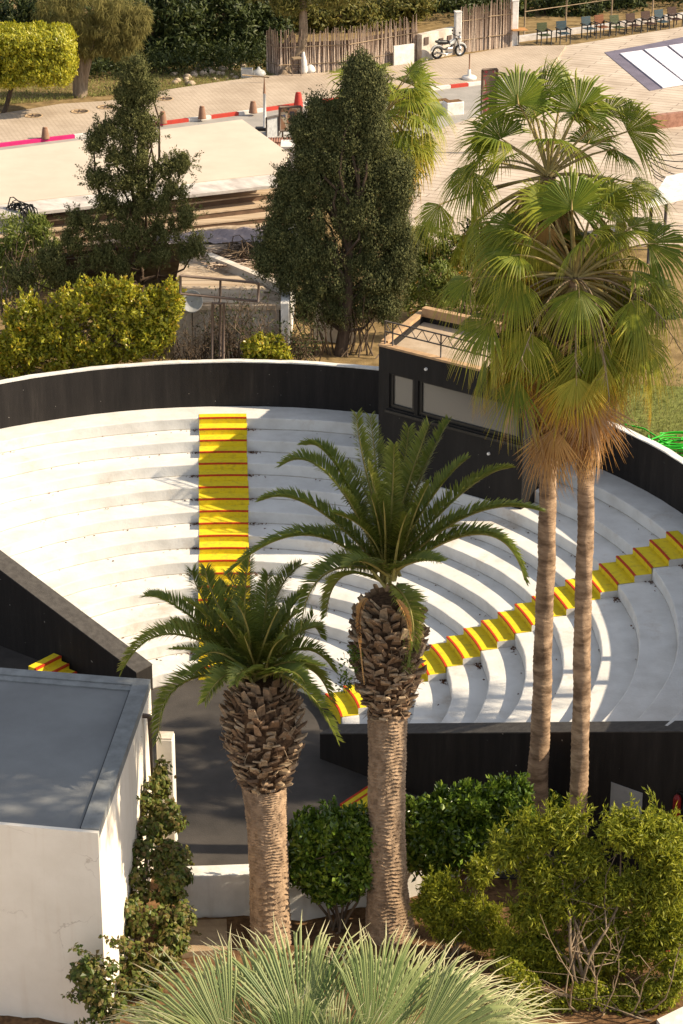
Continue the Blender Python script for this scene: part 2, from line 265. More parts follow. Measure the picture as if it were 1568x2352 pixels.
# ------------------------------------------------------------------ mesh helpers
OFF = {}
class MB:
    def __init__(s): s.v = []; s.f = []; s.n = 0; s.mi = []; s.att = []
    def add(s, v, f, mi=0, att=None):
        v = np.asarray(v, float).reshape(-1, 3); f = np.asarray(f, int)
        s.v.append(v); s.f.append((f+s.n, mi)); s.n += len(v)
        s.att.append(np.zeros(len(v)) if att is None else np.broadcast_to(np.asarray(att, float), (len(v),)))
    def quad(s, a, b, c, d, mi=0): s.add([a, b, c, d], [[0, 1, 2, 3]], mi)
    def hexa(s, p, mi=0):                       # 8 points: bottom loop ccw, top loop ccw
        s.add(p, [[3, 2, 1, 0], [4, 5, 6, 7], [0, 1, 5, 4], [1, 2, 6, 5], [2, 3, 7, 6], [3, 0, 4, 7]], mi)
    def box(s, c, size, rz=0.0, mi=0):          # c = centre of the base
        x, y, z = size[0]/2, size[1]/2, size[2]
        P = np.array([[-x, -y, 0], [x, -y, 0], [x, y, 0], [-x, y, 0], [-x, -y, z], [x, -y, z], [x, y, z], [-x, y, z]])
        ca, sa = math.cos(rz), math.sin(rz)
        Q = P.copy(); Q[:, 0] = P[:, 0]*ca-P[:, 1]*sa; Q[:, 1] = P[:, 0]*sa+P[:, 1]*ca
        s.hexa(Q+np.asarray(c, float), mi)
    def bbox(s, c, size, rz=0.0, b=.01, mi=0):  # box with chamfered vertical and top edges
        x, y, z = size[0]/2, size[1]/2, size[2]; b = min(b, x*.45, y*.45, z*.45)
        def loop(i, h): return [[-x+b+i, -y+i, h], [x-b-i, -y+i, h], [x-i, -y+b+i, h], [x-i, y-b-i, h], [x-b-i, y-i, h], [-x+b+i, y-i, h], [-x+i, y-b-i, h], [-x+i, -y+b+i, h]]
        P = np.array(loop(0, 0)+loop(0, z-b)+loop(b*.7, z))
        ca, sa = math.cos(rz), math.sin(rz); Q = P.copy(); Q[:, 0] = P[:, 0]*ca-P[:, 1]*sa; Q[:, 1] = P[:, 0]*sa+P[:, 1]*ca
        s.v.append(Q+np.asarray(c, float)); s.att.append(np.zeros(24)); o = s.n; s.n += 24
        q = [[o+r*8+i, o+r*8+(i+1) % 8, o+r*8+8+(i+1) % 8, o+r*8+8+i] for r in (0, 1) for i in range(8)]
        s.f.append((np.array(q), mi)); s.f.append((np.array([[o+16+i for i in range(8)]]), mi)); s.f.append((np.array([[o+7-i for i in range(8)]]), mi))
    def prism(s, poly, z0, z1, mi=0):           # poly ccw list of (x,y); z0/z1 numbers or lists
        n = len(poly); a = np.array(poly, float)
        z0 = np.broadcast_to(z0, (n,)); z1 = np.broadcast_to(z1, (n,))
        V = np.vstack([np.column_stack([a, z0]), np.column_stack([a, z1])]); o = s.n
        s.v.append(V); s.att.append(np.zeros(2*n)); s.n += 2*n
        s.f.append((np.array([[o+i, o+(i+1) % n, o+n+(i+1) % n, o+n+i] for i in range(n)]), mi))
        s.f.append((np.array([[o+n+i for i in range(n)]]), mi)); s.f.append((np.array([[o+n-1-i for i in range(n)]]), mi))
    def tube(s, pts, radii, seg=8, mi=0, cap=True, att=None):
        pts = np.asarray(pts, float); n = len(pts); radii = np.broadcast_to(radii, (n,))
        T = np.gradient(pts, axis=0); T /= np.linalg.norm(T, axis=1)[:, None]+1e-9
        ref = np.array([0, 0, 1.]) if abs(T[0][2]) < .9 else np.array([1., 0, 0])
        U = np.cross(T, ref); U /= np.linalg.norm(U, axis=1)[:, None]+1e-9; W = np.cross(T, U)
        an = np.linspace(0, 2*np.pi, seg, endpoint=False)
        V = pts[:, None, :]+radii[:, None, None]*(np.cos(an)[None, :, None]*U[:, None, :]+np.sin(an)[None, :, None]*W[:, None, :])
        o = s.n; s.v.append(V.reshape(-1, 3)); s.n += n*seg
        s.att.append(np.zeros(n*seg) if att is None else np.full(n*seg, float(att)))
        i, j = np.meshgrid(np.arange(n-1), np.arange(seg), indexing='ij'); i = i.ravel(); j = j.ravel(); k = (j+1) % seg
        s.f.append((o+np.column_stack([i*seg+j, i*seg+k, (i+1)*seg+k, (i+1)*seg+j]), mi, 1))
        if cap:
            s.f.append((np.array([[o+q for q in range(seg)]]), mi)); s.f.append((np.array([[o+(n-1)*seg+seg-1-q for q in range(seg)]]), mi))
    def lathe(s, prof, c, seg=16, mi=0, tilt=None):   # prof [(r,z)]
        c = np.asarray(c, float)
        pr = np.array(prof, float); an = np.linspace(0, 2*np.pi, seg, endpoint=False)
        V = np.stack([pr[:, 0][:, None]*np.cos(an), pr[:, 0][:, None]*np.sin(an), np.repeat(pr[:, 1][:, None], seg, 1)], -1).reshape(-1, 3)
        if tilt is not None: V = V @ np.array(tilt).T
        n = len(pr); o = s.n; s.v.append(V+c); s.att.append(np.zeros(n*seg)); s.n += n*seg
        i, j = np.meshgrid(np.arange(n-1), np.arange(seg), indexing='ij'); i = i.ravel(); j = j.ravel(); k = (j+1) % seg
        s.f.append((o+np.column_stack([i*seg+j, i*seg+k, (i+1)*seg+k, (i+1)*seg+j]), mi, 1))
        s.f.append((np.array([[o+(n-1)*seg+q for q in range(seg)]]), mi)); s.f.append((np.array([[o+seg-1-q for q in range(seg)]]), mi))
    def build(s, name, mats, parent=None, loc=None, smooth=False):
        if not isinstance(mats, (list, tuple)): mats = [mats]
        v = np.vstack(s.v)
        off = np.array(OFF.get(parent.name, (0, 0, 0))) if parent else np.array((0, 0, 0) if loc is None else loc, float)
        me = bpy.data.meshes.new(name); me.vertices.add(len(v)); me.vertices.foreach_set('co', (v-off).ravel())
        tot = []; idx = []; mi = []
        sm = []
        for e in s.f:
            f, m = e[0], e[1]; idx.append(f.ravel()); tot.append(np.full(len(f), f.shape[1])); mi.append(np.full(len(f), m)); sm.append(np.full(len(f), smooth or len(e) > 2))
        idx = np.concatenate(idx).astype(np.int32); tot = np.concatenate(tot).astype(np.int32); mi = np.concatenate(mi).astype(np.int32)
        me.loops.add(len(idx)); me.loops.foreach_set('vertex_index', idx)
        me.polygons.add(len(tot)); st = np.concatenate([[0], np.cumsum(tot)[:-1]]).astype(np.int32)
        me.polygons.foreach_set('loop_start', st); me.polygons.foreach_set('loop_total', tot)
        for q in mats: me.materials.append(q)
        me.polygons.foreach_set('material_index', mi)
        me.polygons.foreach_set('use_smooth', np.concatenate(sm).astype(bool))
        at = np.concatenate(s.att)
        if at.any():
            A = me.attributes.new('dry', 'FLOAT', 'POINT'); A.data.foreach_set('value', at.astype(np.float32))
        me.update(calc_edges=True); me.validate()
        o = bpy.data.objects.new(name, me); COL.objects.link(o)
        if parent: o.parent = parent; OFF[o.name] = tuple(off)
        else: o.location = off; OFF[o.name] = tuple(off)
        return o
def tag(o, label=None, cat=None, group=None, kind=None):
    if label: o['label'] = label
    if cat: o['category'] = cat
    if group: o['group'] = group
    if kind: o['kind'] = kind
    return o
def thing(name, label, cat, loc, group=None):
    o = bpy.data.objects.new(name, None); COL.objects.link(o); o.location = loc; o.empty_display_size = .2
    OFF[o.name] = tuple(float(q) for q in loc)
    return tag(o, label, cat, group)
def dup(root, loc, rz=None, label=None, group=None):
    r = root.copy(); COL.objects.link(r); r.location = loc
    if rz is not None: r.rotation_euler = (0, 0, rz)
    if label: r['label'] = label
    if group: r['group'] = group
    for ch in list(root.children):
        c = ch.copy(); COL.objects.link(c); c.parent = r
        for g in ch.children:
            e = g.copy(); COL.objects.link(e); e.parent = c
    return r
def unit(a): a = np.asarray(a, float); return a/(np.linalg.norm(a, axis=-1, keepdims=True)+1e-9)
def leaves(mb, P, D, ln, wd, rng=RNG, jit=.5, fold=.25, mi=0, droop=0.0):
    """one folded rhombic leaf per point; D preferred direction"""
    n = len(P); D = unit(np.asarray(D)+rng.normal(0, jit, (n, 3))); D[:, 2] -= droop; D = unit(D)
    R = unit(np.cross(D, rng.normal(0, 1, (n, 3)))); U = np.cross(R, D)
    l = (ln*rng.uniform(.65, 1.25, n))[:, None]; w = (wd*rng.uniform(.7, 1.2, n))[:, None]
    V = np.stack([P, P+D*l*.5+R*w*.5+U*w*fold, P+D*l, P+D*l*.5-R*w*.5+U*w*fold], 1).reshape(-1, 3)
    o = np.arange(n)[:, None]*4
    mb.add(V, o+np.array([[0, 1, 2, 3]]), mi)
def blob_pts(c, r, n, rng=RNG, shell=.55):
    d = unit(rng.normal(0, 1, (n, 3))); q = rng.uniform(shell**3, 1, n)**(1/3)
    return np.asarray(c)+d*q[:, None]*np.asarray(r), d
def pxblobs(bl, Y, dep=.8):
    """survey blobs (x,y,rx,ry[,dy]) -> (centre, radii) at the distance Y"""
    out = []
    for b in bl:
        yy = Y+(b[4] if len(b) > 4 else 0); c = pY(b[0], b[1], yy); k = pxm(yy, c[2])
        out.append((c, np.array([b[2]/k, dep*(b[2]+b[3])/2/k, b[3]/k])))
    return out
def limb(a, b, n=6, wob=.08, rng=RNG, sag=0.0):
    a = np.asarray(a, float); b = np.asarray(b, float); t = np.linspace(0, 1, n)[:, None]
    p = a+(b-a)*t; w = np.linalg.norm(b-a)*wob
    p += w*1.5*(rng.normal(0, 1, 3)*np.sin(np.pi*t)+rng.normal(0, .55, 3)*np.sin(2*np.pi*t)+rng.normal(0, .3, 3)*np.sin(3*np.pi*t)); p[:, 2] += sag*4*(t*(1-t))[:, 0]
    return p
def subclumps(blobs, per, size, rng=RNG):
    """break every blob into many small lumps so that the outline is uneven and gaps show"""
    C = []; R = []; O = []
    for c, r in blobs:
        p, d = blob_pts(c, r, per, rng, .5)
        C.append(p); O.append(d); R.append(size*rng.uniform(.6, 1.35, per))
    return np.vstack(C), np.concatenate(R), np.vstack(O)
def lump_leaves(mb, C, R, O, n, ln, wd, rng=RNG, up=.4, jit=.55, flat=.75, mi=0, droop=0.0, face=.75, shell=.45):
    """leaves sit on small lumps and mostly face outwards, like shingles"""
    m = len(C); d = unit(rng.normal(0, 1, (m, n, 3))); q = rng.uniform(shell, 1, (m, n, 1))
    P = (C[:, None, :]+d*q*R[:, None, None]*np.array([1, 1, flat])).reshape(-1, 3)
    k = m*n; nr = unit((d*1.0+O[:, None, :]*.55+np.array([0, 0, .15])).reshape(-1, 3)+rng.normal(0, 1-face, (k, 3))*1.1)
    D = rng.normal(0, jit, (k, 3))+np.array([0, 0, up-droop])+nr*.35; D = D-nr*((D*nr).sum(1)[:, None])*.75; D = unit(D)
    S = unit(np.cross(D, nr)); U = np.cross(S, D)
    l = (ln*rng.uniform(.65, 1.25, k))[:, None]; w = (wd*rng.uniform(.7, 1.2, k))[:, None]
    V = np.stack([P, P+D*l*.5+S*w*.5-U*w*.18, P+D*l, P+D*l*.5-S*w*.5-U*w*.18], 1).reshape(-1, 3)
    mb.add(V, np.arange(k)[:, None]*4+np.array([[0, 1, 2, 3]]), mi)
# ================================================================== SETTING + AMPHITHEATRE
C0 = np.array([-3.086, 52.264]); R0, H1, D1, RW, HW = 3.106, .352, .90, 13.049, 1.392
TOPZ = 11*H1; RIMZ = TOPZ+HW; GZ = 4.5            # top bench, rim of the back wall, level of the street side
RI0 = np.array([-.16, 51.55]); RDIR = unit(np.array([.791, -.612])); NRM = np.array([RDIR[1], -RDIR[0]])   # NRM points to the stage side
LI0 = np.array([-4.89, 54.73]); LDIR = -RDIR
def chord_hit(p, d, R):                            # where the ray p+s*d leaves the circle of radius R round C0
    q = p-C0; b = q@d; c = q@q-R*R
    return -b+math.sqrt(b*b-c)
sR = chord_hit(RI0, RDIR, RW); sL = chord_hit(LI0, LDIR, RW)
def ang(p): return math.atan2(p[1]-C0[1], p[0]-C0[0])
aR = ang(RI0+RDIR*sR); aL = ang(LI0+LDIR*sL)
# ---- ground sheets
mb = MB(); S = 700
mb.quad((-S, -200, -.10), (S, -200, -.10), (S, S, -.10), (-S, S, -.10)); tag(mb.build('ground', M['soil']), kind='structure')
mb = MB(); mb.prism([(-16, 45.6), (11, 45.6), (14, 66), (-22, 66)], -.06, 0.0); tag(mb.build('stage_floor', M['floor']), kind='structure')
mb = MB()
arc = [tuple(C0+(RW+.16)*np.array([math.cos(a), math.sin(a)])) for a in np.linspace(aR, aL, 60)]
poly = arc+[(-60, arc[-1][1]+25), (-S, 120), (-S, S), (S, S), (S, 60), (60, arc[0][1]-10)]
mb.prism(poly, -.05, GZ); tag(mb.build('upper_terrain', M['dirt']), kind='structure')
# front planting bed: gently mounded soil
mb = MB(); nx, ny = 60, 40; xs = np.linspace(-9, 12, nx); ys = np.linspace(26, 45.7, ny)
X, Y = np.meshgrid(xs, ys); Z = .05+.10*np.sin(X*1.7+Y)*np.cos(Y*1.3)+RNG.normal(0, .025, X.shape)
V = np.stack([X, Y, Z], -1).reshape(-1, 3); i, j = np.meshgrid(np.arange(ny-1), np.arange(nx-1), indexing='ij'); i = i.ravel(); j = j.ravel()
mb.add(V, np.column_stack([i*nx+j, i*nx+j+1, (i+1)*nx+j+1, (i+1)*nx+j])); tag(mb.build('planting_bed', M['soil'], smooth=True), kind='structure')
mb = MB(); mb.prism([(-40, 4), (-5.2, 4), (-5.2, 39.2), (-40, 39.2)], -.08, .02); tag(mb.build('bounce_paving', M['slab_pale']), kind='structure')  # unseen pale ground, added to bounce sunlight onto the cream front wall
# ---- white tiers: one part per bench
amph = thing('amphitheatre_seating', 'curved white concrete seating tiers stepping up round the dark stage', 'seating', (C0[0], C0[1], 0))
def arc_limits(r, push=.3):
    pr = RI0+NRM*push; pl = LI0+NRM*push
    a = ang(pr+RDIR*chord_hit(pr, RDIR, r)); b = ang(pl+LDIR*chord_hit(pl, LDIR, r)); return a, b
def ring(mb, rows, n=520, mi=0):                   # rows: (radius, z); inner to outer surface strip
    VV = []
    for r, z in rows:
        a, b = arc_limits(r); t = np.linspace(a, b, n)
        w = .009*np.sin(t*17+r*5)+.004*np.sin(t*41+z*9)+.0015*np.sin(t*97)
        VV.append(np.column_stack([C0[0]+(r+w)*np.cos(t), C0[1]+(r+w)*np.sin(t), np.full(n, z)+w*.4]))
    V = np.vstack(VV); k = len(rows); i, j = np.meshgrid(np.arange(k-1), np.arange(n-1), indexing='ij'); i = i.ravel(); j = j.ravel()
    mb.add(V, np.column_stack([i*n+j, (i+1)*n+j, (i+1)*n+j+1, i*n+j+1]), mi)
for k in range(1, 12):
    r = R0+(k-1)*D1; z = k*H1; ro = R0+k*D1+.02 if k < 11 else RW+.05
    mb = MB(); ring(mb, [(r+.05, z-H1-.05), (r+.003, z-H1-.01), (r+.002, z-H1+.022)], mi=1); ring(mb, [(r+.002, z-H1+.022), (r, z-.03), (r+.008, z-.008), (r+.03, z), (r+.5*(ro-r), z+.004), (ro, z)])
    mb.build('bench', [M['white'], M['grime']], amph, smooth=False)
# ---- painted staircases
def staircase(name, label, a, off, width, wob):
    ax = np.array([math.cos(a), math.sin(a)]); sd = np.array([-ax[1], ax[0]]); o = C0+sd*off
    t = thing(name, label, 'staircase', (*(o+ax*R0), 0), 'yellow painted staircases')
    ss = np.linspace(-width/2, width/2, 9)
    def s_r(r, s): return math.sqrt(max(r*r-(s+off)**2, 0))   # follow the curved bench edge
    for k in range(1, 12):
        for half in (0, 1):
            if k == 11 and half: continue
            r = R0+(k-1)*D1+half*D1/2; z0 = (k-1)*H1+half*H1; z1 = z0+(H1/2 if half else H1); depth = D1/2 if k < 11 else .3
            if half: z0 = k*H1; z1 = z0+H1/2
            mb = MB(); nb = MB(); e = .022
            def pt(rr, s, z, d=0): q = o+ax*(s_r(rr, s)-d)+sd*(s+wob*math.sin(k*2.3+half)); return (q[0], q[1], z)
            jj = .012*math.sin(k*1.7+half*2.1); S2 = [s+(jj if s > 0 else -jj) for s in ss]
            for s, s2 in zip(S2[:-1], S2[1:]):
                mb.quad(pt(r, s, z0+.002, e), pt(r, s2, z0+.002, e), pt(r, s2, z1+.016, e), pt(r, s, z1+.016, e))          # riser
                top = depth if (half or k == 11) else depth+.0
                mb.quad(pt(r, s, z1+.016, e), pt(r, s2, z1+.016, e), pt(r+top, s2, z1+.016, -.0), pt(r+top, s, z1+.016, -.0))
                rr = r
                for (d0, za, d1_, zb) in ((.027, z1-.022, .027, z1+.021), (.027, z1+.021, -.026, z1+.021)):
                    nb.quad(pt(rr, s, za, d0), pt(rr, s2, za, d0), pt(rr, s2, zb, d1_), pt(rr, s, zb, d1_))
            mats = [M['yellow'], M['white']]
            if half:                                # white sides of the half step block
                for s in (S2[0], S2[-1]):
                    mb.quad(pt(r, s, z0-.01, e), pt(r+depth, s, z0-.01), pt(r+depth, s, z1+.0155), pt(r, s, z1+.0155, e), 1)
            st = mb.build('step', mats, t); nb.build('nosing', M['red'], st)
    return t
staircase('yellow_staircase', 'yellow staircase with red nosings running straight up the back tiers', rad(92.6), -.19, 1.38, .006)
staircase('yellow_staircase', 'yellow staircase with red nosings climbing the tiers behind the tall fan palm trunks', rad(14.5), .17, 1.30, .006)
# ---- black back wall with white coping
wall = thing('back_wall', 'curved black wall with white coping behind the top tier', 'wall', (C0[0], C0[1]+RW, TOPZ))
def ringwall(mb, r0, r1, z0, z1, a0, a1, n=110):
    P = []
    for a in np.linspace(a0, a1, n):
        c, s = math.cos(a), math.sin(a); w = .006*math.sin(a*41)+.004*math.sin(a*97)
        P += [(C0[0]+(r0+w)*c, C0[1]+(r0+w)*s, z0), (C0[0]+(r1+w)*c, C0[1]+(r1+w)*s, z0), (C0[0]+(r1+w)*c, C0[1]+(r1+w)*s, z1+w), (C0[0]+(r0+w)*c, C0[1]+(r0+w)*s, z1+w)]
    f = []
    for i in range(n-1):
        for q in range(4): f.append([i*4+q, i*4+(q+1) % 4, (i+1)*4+(q+1) % 4, (i+1)*4+q])
    mb.add(P, f); mb.add(P[:4], [[0, 1, 2, 3]]); mb.add(P[-4:], [[3, 2, 1, 0]])
mb = MB(); ringwall(mb, RW, RW+.20, 0, RIMZ-.035, aR-.02, aL+.03); mb.build('wall_face', M['black'], wall)
mb = MB(); ringwall(mb, RW-.008, RW+.215, RIMZ-.034, RIMZ+.0, aR-.02, aL+.03); mb.build('coping', M['coping'], wall)
# ---- sloping black end walls of the seating
def endwall(name, label, p0, d, s1, z0, z1, s0=0.0):
    t = thing(name, label, 'wall', (*p0, 0)); T = .60
    a = p0+d*s0; b = p0+d*s1; n = NRM
    P = [a, a+n*T, b+n*T, b]
    if np.cross(P[1]-P[0], P[2]-P[1]) < 0: P = [P[0], P[3], P[2], P[1]]; zz = [z0, z1, z1, z0]
    else: zz = [z0, z0, z1, z1]
    mb = MB(); mb.prism(P, -.05, [q-.03 for q in zz]); mb.build('wall_face', M['black'], t)
    e = .006; a2, b2 = a-d*e, b+d*e
    Q = [a2-n*e, a2+n*(T+e), b2+n*(T+e), b2-n*e]
    if np.cross(Q[1]-Q[0], Q[2]-Q[1]) < 0: Q = [Q[0], Q[3], Q[2], Q[1]]
    mb = MB(); mb.prism(Q, [q-.029 for q in zz], zz); mb.build('wall_cap', M['caplit'], t)
    return t
endwall('sloping_end_wall', 'long black sloping end wall right of the date palms with a dull grey top', RI0, RDIR, sR+1.0, .70, .70+.338*(sR+1.0))
endwall('sloping_end_wall', 'black sloping end wall left of the stage behind the grey roof', LI0, LDIR, sL+1.0, .75, .75+.325*(sL+1.0))
# small entry steps along the two end walls
def entry(name, label, base, d, n, rise, run, width, group='short yellow steps beside the end walls'):
    t = thing(name, label, 'steps', (*base, 0), group)
    for i in range(n):
        z = rise*(i+1); a = base+d*run*i; b = base+d*run*(i+1 if i < n-1 else i+1.0)
        P = [a, a+NRM*width, b+NRM*width, b]
        if np.cross(P[1]-P[0], P[2]-P[1]) < 0: P = P[::-1]
        mb = MB(); mb.prism(P, .003, z); st = mb.build('step', M['yellow'], t)
        a2 = a-d*.012; b2 = a+d*.05; P = [a2, a2+NRM*(width+.004), b2+NRM*(width+.004), b2]
        if np.cross(P[1]-P[0], P[2]-P[1]) < 0: P = P[::-1]
        mb = MB(); mb.prism(P, z-.05, z+.006); mb.build('nosing', M['red'], st)
    return t
q = pz(187, 1545, 0)[:2]; 
entry('entry_steps', 'short yellow steps with red edges rising in the shade behind the grey roof', pz(182, 1540, .15)[:2]+NRM*.10, LDIR, 3, .15, .27, .95)
entry('entry_steps', 'yellow steps with red edges half hidden by hedge and tall date palm trunk', np.array([.92, 49.93]), RDIR, 2, .10, .30, 1.55)
# ---- projection booth
def v3(p, z): return np.array([p[0], p[1], z])
A = np.array([1.035, 62.15]); B = np.array([4.87, 59.20]); FD = unit(B-A); BD = np.array([.394, .919]); SD = np.array([.62, .785])
ZR = 6.90; Z0 = 2.4
Bk = B+SD*3.3; Ak = A+BD*3.12
booth = thing('projection_booth', 'black projection booth with a strip window standing on the upper tiers', 'booth', (*((A+B)/2), 3.17))
mb = MB()
FN = np.array([FD[1], -FD[0]])                      # outward normal of the front (towards the stage)
wl = float(np.linalg.norm(B-A))
def fp(s, z, d=0.0): q = A+FD*s-FN*d; return np.array([q[0], q[1], z])
w1 = (.36, 1.22); w2 = (1.34, wl-.10); wz0, wz1 = 5.10, 6.12
def panel(s0, s1, za, zb): mb.hexa([fp(s0, za), fp(s1, za), fp(s1, za, .22), fp(s0, za, .22), fp(s0, zb), fp(s1, zb), fp(s1, zb, .22), fp(s0, zb, .22)])
panel(0, wl, Z0, wz0); panel(0, wl, wz1, ZR-.06); panel(0, w1[0], wz0, wz1); panel(w1[1], w2[0], wz0, wz1); panel(w2[1], wl, wz0, wz1)
inA, inB = A-FN*.22, B-FN*.22
poly = [inA, inB, Bk, Ak]
for a, b in ((inB, Bk), (Bk, Ak), (Ak, inA)):
    d = unit(b-a); n = np.array([-d[1], d[0]])*.2; Q = [a, b, b+n, a+n]
    mb.prism([tuple(x) for x in Q], Z0, ZR-.06)
mb.build('wall_face', M['booth'], booth)
roofm = mat('tan_booth_roof', (.46, .36, .26), (.36, .27, .18), 2, .9, .3, 20)
mb = MB(); mb.prism([tuple(x) for x in (A-FN*.2+FD*.18, B-FN*.2-FD*.18, Bk-BD*.2, Ak-BD*.18+FD*.15)], ZR-.30, ZR-.22); mb.build('roof', roofm, booth)
mb = MB(); cap = mat('orange_parapet_edge', (.50, .32, .17), (.36, .23, .13), 5, .9, .3, 20)
def beam(a, b, w, z0, z1):
    d = unit(np.asarray(b)-np.asarray(a)); n = np.array([-d[1], d[0]])*w; mb.prism([tuple(x) for x in (a, b, b+n, a+n)], z0, z1)
e = .02
beam(A-FD*e+FN*e, B+FD*e+FN*e, .22, ZR-.06, ZR); beam(B+FD*e+SD*.22, Bk+FD*e, .22, ZR-.058, ZR+.03); beam(Bk-FD*.2, Ak+FD*.2, .22, ZR-.057, ZR+.20); beam(Ak-FD*e, A-FD*e+BD*.22, .2, ZR-.059, ZR+.04)
mb.build('parapet', cap, booth)
for (s0, s1) in (w1, w2):
    fr = MB(); d0, d1 = .06, .16
    za, zb = wz0, wz1; f = .10
    for (a, b, c_, d_) in ((s0, s0+f, za, zb), (s1-f, s1, za, zb), (s0+f, s1-f, za, za+f), (s0+f, s1-f, zb-.05, zb)):
        fr.hexa([fp(a, c_, d0), fp(b, c_, d0), fp(b, c_, d1), fp(a, c_, d1), fp(a, d_, d0), fp(b, d_, d0), fp(b, d_, d1), fp(a, d_, d1)])
    w = fr.build('window_frame', M['plastic'], booth)
    g = MB(); g.hexa([fp(s0+f, za+f, .11), fp(s1-f, za+f, .11), fp(s1-f, za+f, .13), fp(s0+f, za+f, .13), fp(s0+f, zb-.05, .11), fp(s1-f, zb-.05, .11), fp(s1-f, zb-.05, .13), fp(s0+f, zb-.05, .13)])
    g.build('pane', M['glass'], w)
mb = MB()                                           # sill ledge under the windows
mb.hexa([fp(.25, wz0-.14, -.05), fp(wl-.02, wz0-.14, -.05), fp(wl-.02, wz0-.14, -.001), fp(.25, wz0-.14, -.001), fp(.25, wz0-.06, -.05), fp(wl-.02, wz0-.06, -.05), fp(wl-.02, wz0-.06, -.001), fp(.25, wz0-.06, -.001)])
mb.build('sill', M['plastic'], booth)
for (s, z) in ((1.62, 6.52), (3.75, 4.55)):
    mb = MB(); a = math.atan2(FN[1], FN[0]); c = fp(s, z, -.001)
    mb.tube([c, c+np.array([*FN, 0])*.05], [.045, .04], 10); mb.build('spotlight_stub', M['coping'], booth)
# truss railing on the roof edge
mb = MB(); ra = A+FD*.12-FN*.12; rb = A+FD*3.9-FN*.12
def rp(s, z): q = ra+(rb-ra)*s; return np.array([q[0], q[1], z])
for z in (ZR+.36, ZR+.66): mb.tube([rp(0, z), rp(1, z)], .022, 6)
for s in (0, .07, .5, 1): mb.tube([rp(s, ZR-.01), rp(s, ZR+.66)], .025, 6)
n = 18
for i in range(n): mb.tube([rp(i/n, ZR+(.36 if i % 2 else .66)), rp((i+1)/n, ZR+(.66 if i % 2 else .36))], .013, 5)
mb.build('roof_railing', M['metal'], booth)
mb = MB(); c = pz(1045, 742, ZR-.22); mb.bbox(c+np.array([0, -.1, 0]), (.5, .45, .16), -.6); ht = mb.build('roof_hatch', M['rust'], booth)
mb = MB(); mb.box(c+np.array([0, -.1, .161]), (.3, .26, .02), -.6); mb.build('hatch_glass', M['shade'], ht)
# ---- flat-roofed cream building in the left foreground
Fp = np.array([-4.73, 39.91]); Bp = np.array([-4.19, 46.37]); ZB = 4.6
ed = unit(np.array([-6.67, 40.24])-Fp); bd = unit(Bp-Fp); Fl = Fp+ed*9; Bl = Bp+ed*9
bld = thing('flat_roofed_building', 'cream flat roofed building with a grey roof in the left foreground', 'building', (*Fp, 0))
mb = MB(); mb.prism([tuple(x) for x in (Fl, Fp, Bp, Bl)], -.1, ZB-.22)
mb.build('wall', M['bwall'], bld)
mb = MB(); mb.prism([tuple(x) for x in (Fl+bd*.10, Fp+bd*.10+ed*.30, Bp-bd*.30+ed*.30, Bl-bd*.30)], ZB-.219, ZB-.06); mb.build('roof', M['broof'], bld)
mb = MB()
mb.prism([tuple(x) for x in (Fl, Fp, Fp+bd*.10, Fl+bd*.10)], ZB-.219, ZB-.04); mb.build('front_lip', M['bwall'], bld)
mb = MB()
mb.prism([tuple(x) for x in (Fp+bd*.102, Bp, Bp+ed*.36, Fp+bd*.102+ed*.36)], ZB-.217, ZB); 
mb.prism([tuple(x) for x in (Bp+ed*.362, Bl, Bl-bd*.30, Bp+ed*.362-bd*.30)], ZB-.216, ZB-.004)
mb.prism([tuple(x) for x in (Bp+ed*.37-bd*.304, Bl-bd*.304, Bl-bd*.52, Bp+ed*.37-bd*.52)], ZB-.215, ZB-.03)
mb.build('parapet', M['bparapet'], bld)
def side(s, z, out=0.0): q = Fp+bd*s-ed*out; return np.array([q[0], q[1], z])
mb = MB(); mb.tube([side(5.35, ZB-.30, -.02), side(5.35, ZB-.30, .10), side(5.45, ZB-.36, .13), side(5.5, ZB-.5, .13), side(5.5, 1.6, .13)], .055, 8); mb.build('downpipe', M['rust'], bld)
mb = MB(); sa, sb = Fp+bd*.15+ed*.362, Bp-bd*.52+ed*.362
mb.prism([tuple(q) for q in (sa, sb, sb+ed*.035, sa+ed*.035)], ZB-.058, ZB-.045); mb.build('roof_seam', M['plastic'], bld)
# white pillar standing beyond the corner of the building
pc = pz(378, 1695, 3.3)
mb = MB(); mb.bbox((pc[0], pc[1]+.18, -.05), (.36, .36, 3.30), math.atan2(bd[1], bd[0])-math.pi/2, .02)
pil = thing('white_pillar', 'slim white square pillar at the far corner of the cream building', 'pillar', (pc[0], pc[1]+.18, 0)); mb.build('shaft', M['lowwall'], pil)
mb = MB(); mb.box((pc[0], pc[1]+.18, 3.251), (.33, .33, .03), math.atan2(bd[1], bd[0])-math.pi/2); mb.build('cap', M['whitewall'], pil)
# ---- low white garden wall sweeping round the planting bed
pts = [pz(*q, 0)[:2] for q in ((404, 2122), (500, 2119), (575, 2116), (660, 2114), (780, 2104), (926, 2070), (1040, 2036), (1158, 2002), (1230, 1965), (1290, 1925), (1345, 1880))]
lw = thing('low_garden_wall', 'low white rendered wall curving behind the palm trunks and hedges', 'wall', (*pts[3], 0))
def ribbon(mb, pts, w, z0, z1):
    pts = np.array(pts); t = unit(np.gradient(pts, axis=0)); n = np.column_stack([-t[:, 1], t[:, 0]]); P = []
    for p, nn in zip(pts, n): P += [(*p, z0), (*(p+nn*w), z0), (*(p+nn*w), z1), (*p, z1)]
    f = [[i*4+q, i*4+(q+1) % 4, (i+1)*4+(q+1) % 4, (i+1)*4+q] for i in range(len(pts)-1) for q in range(4)]
    mb.add(P, f); mb.add(P[:4], [[3, 2, 1, 0]]); mb.add(P[-4:], [[0, 1, 2, 3]])
